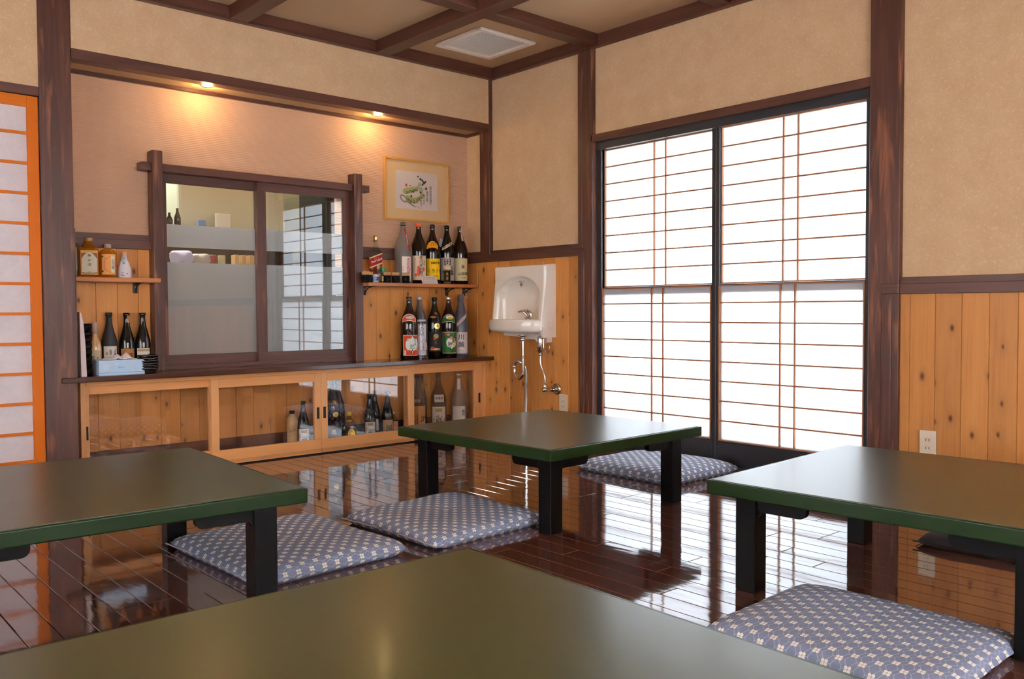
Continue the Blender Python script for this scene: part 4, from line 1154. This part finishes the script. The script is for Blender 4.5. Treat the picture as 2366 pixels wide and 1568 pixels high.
bottle('shochu_bottle', 'paper-sleeved brown bottle with bold brush characters in the right cabinet bay', 'bottle', -.495, .180, ZB, issho(.385, .0520), M['g_black'], (cap_prof(.0160, .362, .022), M['black']),
    [('front_label', .100, rect(.120, .170), (186, 132, 80), [('中', .075, -.002, -.01, (48, 36, 28), dict(bold=.0)), ('P', .05, .045, .0, (48, 36, 28), {})], [], 4), ('brush_band', .215, rect(.07, .03), (60, 44, 34), [('古酒', .020, 0, 0, (206, 190, 170), {})], [], 0)], grp)
bottle('shochu_bottle', 'dark bottle with gold neck paper, second in the right cabinet bay', 'bottle', -.432, .214, ZB, issho(.380, .0290), M['g_brown'], (cap_prof(.0090, .358, .022), M['black']), [('neck_paper', .285, rect(.016, .07), (176, 140, 78), [('吟', .01, 0, 0, K, {})], [], 0)], grp)
bottle('sake_bottle', 'brown large bottle with two white labels in the right cabinet bay', 'bottle', -.330, .175, ZB, issho(.385, .0520), M['g_brown'], (cap_prof(.0165, .362, .022), M['black']),
    [('front_label', .092, rect(.096, .150), (224, 212, 200), [('㐂', .050, .002, -.006, K, dict(bold=.05)), ('吟醸酒', .010, .038, -.01, (80, 60, 60), V_), ('清酒', .010, -.036, -.01, (80, 60, 60), V_)], [(rect(.046, .022, 0, 0, .054), (168, 146, 84))], 2),
     ('shoulder_label', .222, rect(.066, .048), (224, 212, 200), [('無農薬', .018, 0, 0, K, {})], [], 6)], grp)
bottle('sake_bottle', 'frosted pale large bottle with white label, rightmost in the cabinet', 'bottle', -.168, .165, ZB, issho(.385, .0520), M['g_frost'], (cap_prof(.0165, .362, .022), M['plastic_in']),
    [('front_label', .108, rect(.094, .105), (232, 224, 216), [('秋月', .024, .032, .006, K, V_)], [], 0), ('neck_strip', .305, rect(.022, .070), (232, 228, 222), [], [], 0)], grp)

# ------------------------------------------------------------------ framed ink painting
pf = thing('framed_painting', 'framed ink painting of wasabi roots with calligraphy above the right shelf', 'painting', (-.4275, .2695, 1.597), -.0)
PW2, PH2 = .255, .198
fr = BM(); t_ = .013
for (a, b, c, d) in ((-PW2, PW2, PH2-t_, PH2), (-PW2, PW2, -PH2, -PH2+t_), (-PW2, -PW2+t_, -PH2+t_, PH2-t_), (PW2-t_, PW2, -PH2+t_, PH2-t_)):
    add_box(fr, a, b, -.022, 0, c, d, bev=.002)
obj('frame', fr, plain('gilded timber', lin(206, 148, 66), .35, coat=.2), pf)
obj('mat_board', bx(-PW2+t_, PW2-t_, -.012, -.006, -PH2+t_, PH2-t_), plain('tan mat board', lin(222, 184, 134), .8), pf)
art = obj('art_paper', bx(-.166, .164, -.0128, -.0121, -.120, .122), plain('rice paper', lin(224, 208, 200), .8), pf)
def afm(u, v): return (u, -.0132, v)
BK = 0
def blob(bm, cx, cz, w_, h_, rot=0, n=14, seed=0, yy=-.0132, rough=.12):
    rr = random.Random(seed); c, s_ = math.cos(rot), math.sin(rot); vs = []
    global BK
    BK += 1; yy -= .000012*(BK % 40)
    for q in range(n):
        b = 2*PI*q/n; k = 1+rr.uniform(-rough, rough)
        lu, lv = w_/2*math.cos(b)*k, h_/2*math.sin(b)*k
        vs.append(bm.verts.new((cx+lu*c-lv*s_, yy, cz+lu*s_+lv*c)))
    bm.faces.new(vs)
ro1 = BM()
for k in range(9):
    t2 = k/8; blob(ro1, -.098+.105*t2, -.008+.030*t2**1.2, .030, .026+.016*math.sin(PI*min(t2+.2, 1)), .2, 14, k)
for k in range(10):
    t2 = k/9; blob(ro1, -.078+.118*t2, -.050-.020*math.sin(PI*t2*.9)+.035*t2**2, .030, .028+.014*math.sin(PI*min(t2+.2, 1)), .1+.5*t2, 14, k+20, -.0133)
obj('wasabi_root', ro1, ink((176, 180, 112)), art, recalc=False)
st_ = BM()
for k in range(60):
    t2 = random.random(); blob(st_, -.092+.10*t2, -.016+.030*t2+random.uniform(-.010, .006), .010, .004, .9, 8, k, -.0136)
for k in range(70):
    t2 = random.random(); blob(st_, -.078+.12*t2, -.058-.018*math.sin(PI*t2*.9)+.035*t2**2+random.uniform(-.012, .010), .011, .005, .9+t2, 8, k+50, -.0136)
obj('ink_texture', st_, ink((112, 114, 76)), art, recalc=False)
lf = BM()
for (a, b, w2, h2, r_) in ((.006, .094, .012, .010, .5), (.026, .078, .020, .015, -.7), (.043, .070, .022, .014, -.9), (.052, .058, .022, .014, -.5), (.063, .064, .020, .013, .8), (.042, .045, .020, .012, .9), (.070, .020, .018, .018, 0), (-.056, .030, .010, .008, 0), (-.032, -.008, .016, .011, .3), (-.048, -.036, .016, .014, .4), (.026, -.008, .016, .014, .6)):
    blob(lf, a, b, w2, h2, r_, 12, int(a*1e4), -.0138)
obj('leaf_strokes', lf, ink((66, 66, 58)), art, recalc=False)
stem = BM()
for (a, b) in ((.030, .040), (.040, .010), (.046, .004)): blob(stem, a-.012, b, .026, .038, -.5, 12, 5, -.0134)
obj('stem_wash', stem, ink((176, 176, 156)), art, recalc=False)
gr = BM()
pts = [(-.114+.030*math.cos(a)*.9, -.0137, -.052+.016*math.sin(a)) for a in [2*PI*k/20 for k in range(21)]]
pts = [(-.108+(p[0]+.114)*math.cos(-.62)-(p[2]+.052)*math.sin(-.62), p[1], -.056+(p[0]+.114)*math.sin(-.62)+(p[2]+.052)*math.cos(-.62)) for p in pts]
for (p, q) in zip(pts, pts[1:]): blob(gr, (p[0]+q[0])/2, (p[2]+q[2])/2, .016, .010, math.atan2(q[2]-p[2], q[0]-p[0]), 10, 1, -.0137, .03)
for k in range(14): blob(gr, -.084+.0050*k, -.072-.0024*k, .014, .010 if k < 12 else .006, -.42, 10, 2, -.0137, .03)
for k in range(12): blob(gr, -.014+.0040*k, -.098-.0012*k, .008, .0028, -.25, 8, 2, -.0137, .03)
obj('brush_drawing', gr, ink((146, 134, 128)), art, recalc=False)
cal = BM()
for s, sz, u, v in (('深山の渓の流れ', .0185, .106, -.022), ('清流の音', .0185, .078, -.030), ('静か水の', .0180, .053, -.052), ('友あり', .0170, .030, -.078)):
    add_text(cal, s, sz, lambda a, b: (a, -.0139, b), u, v, vertical=True, bold=.01)
obj('calligraphy', cal, ink((54, 44, 44)), art, recalc=False)
se = BM(); add_box(se, -.093, -.079, -.0138, -.0135, .022, .040)
obj('red_seal', se, ink((204, 76, 72)), art)
obj('glazing', bx(-PW2+t_, PW2-t_, -.0165, -.0160, -PH2+t_, PH2-t_), glass_thin('picture glass', (.99, .99, .99), .5), pf)

# ------------------------------------------------------------------ wash basin on the right wall
sk = thing('wash_basin', 'ivory wall-hung hand basin with arched back on the cedar wall', 'sink', (-.013, -.360, 0), 0)
def basin():
    """relief over (y, z) whose depth is carried in -x"""
    bm = BM(); ny, nz = 60, 64; y0, y1, z0, z1 = -.240, .240, .700, 1.105
    def depth(y, z):
        ay = abs(y+.0)
        # outer body: 9 cm deep at the top growing downwards
        d = .088+.035*max(0, (1.0-z))/.3
        # the arched niche
        yr = .196; zc = .880
        inside = None
        if z < zc: r = abs(y)/yr
        else: r = math.hypot(y/yr, (z-zc)/.150)
        k = max(0.0, min(1.0, (1.03-r)/.09)); k = k*k*(3-2*k)
        # cylinder-like back wall of the niche
        nd = .020+.030*min(1, r)**4
        # edges of the plate round over
        e = min(1, max(0, (.240-ay)/.012)); e = math.sqrt(1-(1-e)**2)
        et = min(1, max(0, (z1-z)/.014)); et = math.sqrt(1-(1-et)**2)
        o = d*e*et
        return o*(1-k)+min(o, nd)*k if k > 0 else o
    rows = []
    for j in range(nz+1):
        z = z0+(z1-z0)*j/nz
        rows.append([bm.verts.new((-depth(y0+(y1-y0)*i/ny, z), y0+(y1-y0)*i/ny, z)) for i in range(ny+1)])
    for a, b in zip(rows, rows[1:]):
        for i in range(ny):
            f = bm.faces.new((a[i], b[i], b[i+1], a[i+1])); f.smooth = True
    # close the back
    A = [bm.verts.new((0, y, z)) for (y, z) in ((y0, z0), (y1, z0), (y1, z1), (y0, z1))]
    bm.faces.new(A)
    # bowl: half-oval tray with a thick rim standing out from the plate
    n = 40; out = []; 
    prof = [(.80, .684), (.93, .688), (.985, .699), (1.0, .712), (1.0, .752), (.985, .762), (.955, .766), (.925, .762), (.905, .750), (.86, .715), (.70, .700), (.30, .694)]
    for (k, z) in prof:
        ring = []
        for i in range(n+1):
            a = PI*i/n
            c, s_ = math.cos(a), math.sin(a)
            q = (abs(c)**2.4+abs(s_)**2.4)**(-1/2.4)
            xx = -.030-.190*s_*q*k; yy = .004+.246*c*q*k
            ring.append(bm.verts.new((xx, yy, z)))
        out.append(ring)
    for a, b in zip(out, out[1:]):
        for i in range(n):
            f = bm.faces.new((a[i], a[i+1], b[i+1], b[i])); f.smooth = True
    bm.faces.new(out[0]); bm.faces.new(out[-1])
    # lower apron plate under the bowl
    add_prism(bm, [(-.205, .70), (-.205, .625), (-.190, .618), (-.130, .618), (-.10, .640), (.02, .640), (.045, .655), (.190, .660), (.205, .70)], 0, -.045, 0)
    add_prism(bm, [(-.240, .715), (-.240, .655), (-.226, .655), (-.222, .672), (-.212, .690), (-.192, .700), (-.10, .703), (-.10, .715)], 0, -.112, 0)
    return bm
obj('basin', basin(), M['ceramic'], sk, smooth=False)
def zl(bm, prof, x, y, z=0, n=16): return add_lathe(bm, prof, n, x, y, z)
# spout under the arch
bm = BM(); zl(bm, [(.016, 1.006), (.020, 1.002), (.020, .998), (.011, .996), (.011, .975), (.009, .968)], -.048, .016)
obj('spout', bm, M['chrome'], sk)
# lever tap on the rim
bm = BM(); zl(bm, [(.020, .764), (.018, .772), (.012, .776), (.012, .790)], -.125, -.125)
add_tube(bm, smooth_path([(-.125, -.150, .775), (-.128, -.150, .800), (-.135, -.130, .815), (-.145, -.100, .816), (-.155, -.070, .810)], 5), [.011]*10+[.011, .010, .009, .009, .008, .008, .007, .007, .006, .006, .005][:11], 10)
add_tube(bm, smooth_path([(-.125, -.122, .782), (-.133, -.110, .800), (-.142, -.098, .812)], 5), .008, 8)
obj('lever_tap', bm, M['chrome'], sk)
# waste trap
bm = BM(); X = -.105; Y = .000
zl(bm, [(.030, .668), (.030, .662), (.016, .658), (.016, .648), (.020, .644), (.020, .634), (.013, .630)], X, Y-.055, 0)
Yt = Y-.055
loop = [(X, Yt, .640), (X, Yt, .560), (X, Yt, .440), (X, Yt+.006, .418), (X, Yt+.025, .400), (X, Yt+.050, .402), (X, Yt+.072, .425), (X, Yt+.078, .455), (X, Yt+.070, .488), (X, Yt+.050, .505), (X, Yt+.026, .500), (X+.012, Yt+.010, .484), (X+.022, Yt+.002, .462), (X+.026, Yt, .430), (X+.026, Yt, .300), (X+.026, Yt, .0)]
add_tube(bm, smooth_path(loop, 6), .0115, 12)
zl(bm, [(.0135, .540), (.017, .536), (.017, .528), (.0135, .524)], X, Yt)
zl(bm, [(.015, .474), (.0165, .470), (.0165, .466), (.015, .462)], X, Yt+.078)
obj('waste_trap', bm, M['chrome'], sk)
obj('floor_flange', add_lathe(BM(), [(.034, 0), (.032, .006), (.014, .010)], 20, X+.026, Yt), M['chrome'], sk)
# supply pipe, stop valve, hook
bm = BM(); zl(bm, [(.011, .56), (.018, .566), (.018, .655), (.014, .665)], -.090, -.195)
zl(bm, [(.013, .545), (.013, .560)], -.090, -.195)
add_tube(bm, smooth_path([(-.090, -.195, .55), (-.090, -.197, .50), (-.086, -.212, .46), (-.085, -.228, .42), (-.085, -.230, .375)], 6), .0065, 10)
zl(bm, [(.010, .372), (.014, .366), (.014, .352), (.010, .346)], -.085, -.230)
obj('supply_pipe', bm, M['chrome'], sk)
bm = BM()
add_tube(bm, [(0, -.248, .338), (-.006, -.248, .338), (-.012, -.248, .338)], [.036, .035, .026], 20)
add_tube(bm, [(-.010, -.248, .338), (-.045, -.246, .338)], .014, 14)
add_tube(bm, [(-.045, -.246, .338), (-.085, -.232, .338), (-.100, -.225, .338)], [.012, .013, .014], 14)
add_tube(bm, [(-.085, -.230, .335), (-.085, -.230, .360)], .010, 12)
obj('stop_valve', bm, M['brass'], sk)
bm = BM(); add_tube(bm, smooth_path([(-.088, -.222, .650), (-.088, -.222, .600), (-.090, -.230, .578), (-.092, -.252, .566), (-.092, -.272, .578), (-.092, -.276, .605)], 6), .0045, 8)
obj('towel_hook', bm, M['chrome'], sk)
# maker's mark on the right of the plate
bm = BM()
mk_ = lambda u, v: (-.1112, -.212-u, .735+v)
for (a, b, c, d, e) in ((0, .010, .010, .005, .5), (.004, .002, .008, .006, -.8), (-.005, .0, .006, .005, .4)):
    vs = []
    for q in range(10):
        an = 2*PI*q/10; vs.append(bm.verts.new(mk_(a+c*math.cos(an)*.6, b+d*math.sin(an))))
    bm.faces.new(vs)
for zz in (-.012, -.018):
    vs = [bm.verts.new(mk_(u, v)) for u, v in ((-.013, zz), (.013, zz), (.013, zz+.0016), (-.013, zz+.0016))]; bm.faces.new(vs)
obj('maker_mark', bm, ink((120, 112, 100)), sk, recalc=False)

# ------------------------------------------------------------------ wall sockets
def socket(label, y, z, group='wall sockets'):
    t = thing('wall_socket', label, 'socket', (-.0128, y, z), 0, group)
    obj('cover_plate', bx(-.007, 0, -.035, .035, -.060, .060, bev=.004, seg=3), M['plastic_in'], t)
    for zz in (.020, -.014):
        o = obj('outlet', bx(-.0085, -.0065, -.012, .012, zz-.010, zz+.010, bev=.001), M['plastic_in'], t)
        bm = BM()
        for yy in (-.0062, .0062): add_box(bm, -.0090, -.0080, yy-.0012, yy+.0012, zz-.0045, zz+.0045)
        obj('slot', bm, M['slot'], o)
    return t
socket('ivory wall socket left of the shoji window, above the middle table', -.665, .250)
socket('ivory wall socket right of the shoji window, behind the right table', -2.827, .248)

# ------------------------------------------------------------------ ceiling vent grille
vt = thing('ceiling_vent', 'white square ventilation grille in the corner panel of the ceiling', 'vent', (-.408, -.415, CZ))
h = .212; bm = BM()
for (a, b, c, d) in ((-h, h, h-.040, h), (-h, h, -h, -h+.040), (-h, -h+.040, -h+.040, h-.040), (h-.040, h, -h+.040, h-.040)):
    add_box(bm, a, b, c, d, -.018, 0, bev=.005, seg=2)
obj('frame', bm, plain('white grille plastic', lin(244, 234, 222), .45), vt)
obj('backing', bx(-h+.03, h-.03, -h+.03, h-.03, -.004, 0), plain('vent backing', lin(96, 84, 72), .7), vt)
for k in range(24):
    yy = -h+.048+k*(2*h-.096)/23
    if k == 0:
        slat = obj('slat', bx(-h+.04, h-.04, -.0035, .0035, -.0015, .0015), plain('white grille plastic', (.7, .65, .58), .45), vt, (0, yy, -.011)); slat.rotation_euler = (.6, 0, 0)
    else: inst(slat, 'slat', vt, (0, yy, -.011))

# ------------------------------------------------------------------ downlights
emis, nt, out = new_mat('lamp face'); e = nt.nodes.new('ShaderNodeEmission'); e.inputs[0].default_value = (1, .72, .36, 1); e.inputs[1].default_value = 22; nt.links.new(e.outputs[0], out.inputs[0])
for lx, lb in ((-1.868, 'left small round downlight glowing in the alcove soffit'), (-.812, 'right small round downlight glowing in the alcove soffit')):
    t = thing('downlight', lb, 'lamp', (lx, .125, 2.0115), 0, 'alcove downlights')
    obj('trim_ring', add_lathe(BM(), [(.034, 0), (.036, -.004), (.030, -.007), (.026, -.002)], 28, cap=False), M['brass'], t)
    obj('lamp_face', add_lathe(BM(), [(.026, -.0025), (0, -.0025)], 24, cap=False), emis, t)

# ------------------------------------------------------------------ things seen through the hatch
st = plain('kitchen steel', (.62, .63, .62), .28, metal=1)
hd = thing('kitchen_hood', 'cream kitchen hood panel seen through the hatch window', 'hood', (-1.02, 1.15, 1.36))
bm = BM(); add_box(bm, -.62, .12, 0, .6, -.02, .75, bev=.02, seg=2)
obj('hood_body', bm, plain('cream enamel', lin(206, 210, 194), .3), hd)
obj('hood_lip', bx(-.63, .13, -.02, .02, -.05, -.02), st, hd)
sh2 = tag(obj('kitchen_shelf', bx(-2.3, -.62, .62, .95, 1.080, 1.100), st), 'steel shelf across the kitchen behind the hatch window', 'shelf')
ks = tag(obj('steel_cabinet', bx(-1.22, -.70, .66, .94, .3, 1.078, bev=.01), st), 'brushed steel cabinet under the kitchen shelf behind the hatch', 'cabinet')
ct2 = tag(obj('kitchen_worktop', bx(-3.15, -1.45, .60, 1.1, .70, .74), plain('worktop', lin(150, 140, 130), .5)), 'grey kitchen worktop behind the frosted hatch glass', 'worktop')
def bag(x, y, z, s, col, lab, seed):
    rr = random.Random(seed); bm = BM(); bmesh.ops.create_icosphere(bm, subdivisions=3, radius=1)
    for v in bm.verts:
        k = 1+.16*math.sin(5*v.co.x+seed)*math.sin(4*v.co.z+seed)+rr.uniform(-.03, .03)
        v.co = Vector((v.co.x*s*1.2*k, v.co.y*s*.8*k, max(v.co.z, -.8)*s*.8*k+s*.62))
    tag(obj('plastic_bag', bm, plain(lab[:20], col, .35), None, (x, y, z), smooth=True), lab, 'bag', 'bags on the kitchen shelf')
bag(-1.775, .76, 1.101, .060, lin(190, 192, 232), 'bluish plastic bag at the left end of the kitchen shelf behind the hatch', 2)
bag(-1.660, .76, 1.101, .050, lin(176, 172, 170), 'grey plastic bag beside the bluish one on the kitchen shelf', 5)
for k, (x, c, lb) in enumerate(((-1.585, lin(150, 60, 60), 'dark red tin on the kitchen shelf behind the hatch'), (-1.530, lin(196, 186, 150), 'cream tin beside the dark red tin on the kitchen shelf'))):
    tag(obj('tin', add_lathe(BM(), [(.020, 0), (.022, .002), (.022, .060), (.020, .063)], 18), plain(lb[:14], c, .4), None, (x, .76, 1.101)), lb, 'tin', 'tins on the kitchen shelf')
for k in range(4):
    tag(obj('wooden_mould', bx(-.012, .012, -.03, .03, 0, .070, bev=.002), plain('pale wood', lin(200, 160, 110), .6), None, (-1.44+k*.048, .77, 1.101)),
        ('leftmost', 'second', 'third', 'rightmost')[k]+' small pale wooden block in the row on the kitchen shelf behind the hatch', 'block', 'wooden blocks on the kitchen shelf')
for k, (x, y, s_, c, lb) in enumerate(((-1.52, 1.13, .045, lin(110, 150, 210), 'blue packet standing on the hood ledge in the kitchen'), (-1.38, 1.13, .085, lin(226, 230, 232), 'white carton standing before the kitchen hood'))):
    tag(obj('packet', bx(-s_*.6, s_*.6, -.02, 0, 0, s_*1.2, bev=.004), plain(lb[:12], c, .5), None, (x, y-.04, 1.352)), lb, 'packet')
tag(obj('kitchen_ledge', bx(-2.3, -1.3, 1.05, 1.11, 1.335, 1.352), st), 'narrow steel ledge in front of the kitchen hood', 'ledge')
for k, x in enumerate((-1.725, -1.675)):
    t = thing('kitchen_bottle', ('left', 'right')[k]+' one of two small dark bottles at the left of the kitchen ledge', 'bottle', (x, 1.075, 1.352), 0, 'dark bottles on the kitchen ledge')
    obj('glass_body', add_lathe(BM(), yongo(.085+.03*k, .020), 16), M['g_black'], t)

tag(obj('dark_backdrop', bx(-.56, .0, 1.20, 1.60, 0, 2.2, bev=.01), plain('dark cupboard', lin(40, 40, 42), .4)), 'tall dark cupboard added to darken the right of the kitchen behind the hatch', 'backdrop')  # invented box, only there to make the right background dark

tag(obj('kitchen_dark_block', bx(-2.4, -.60, 1.62, 2.05, 0, 1.345, bev=.01), plain('dark block finish', lin(74, 66, 56), .45)), 'dark block added to darken the background low behind the hatch shelf', 'range')  # added box that keeps the strip behind the shelf dark
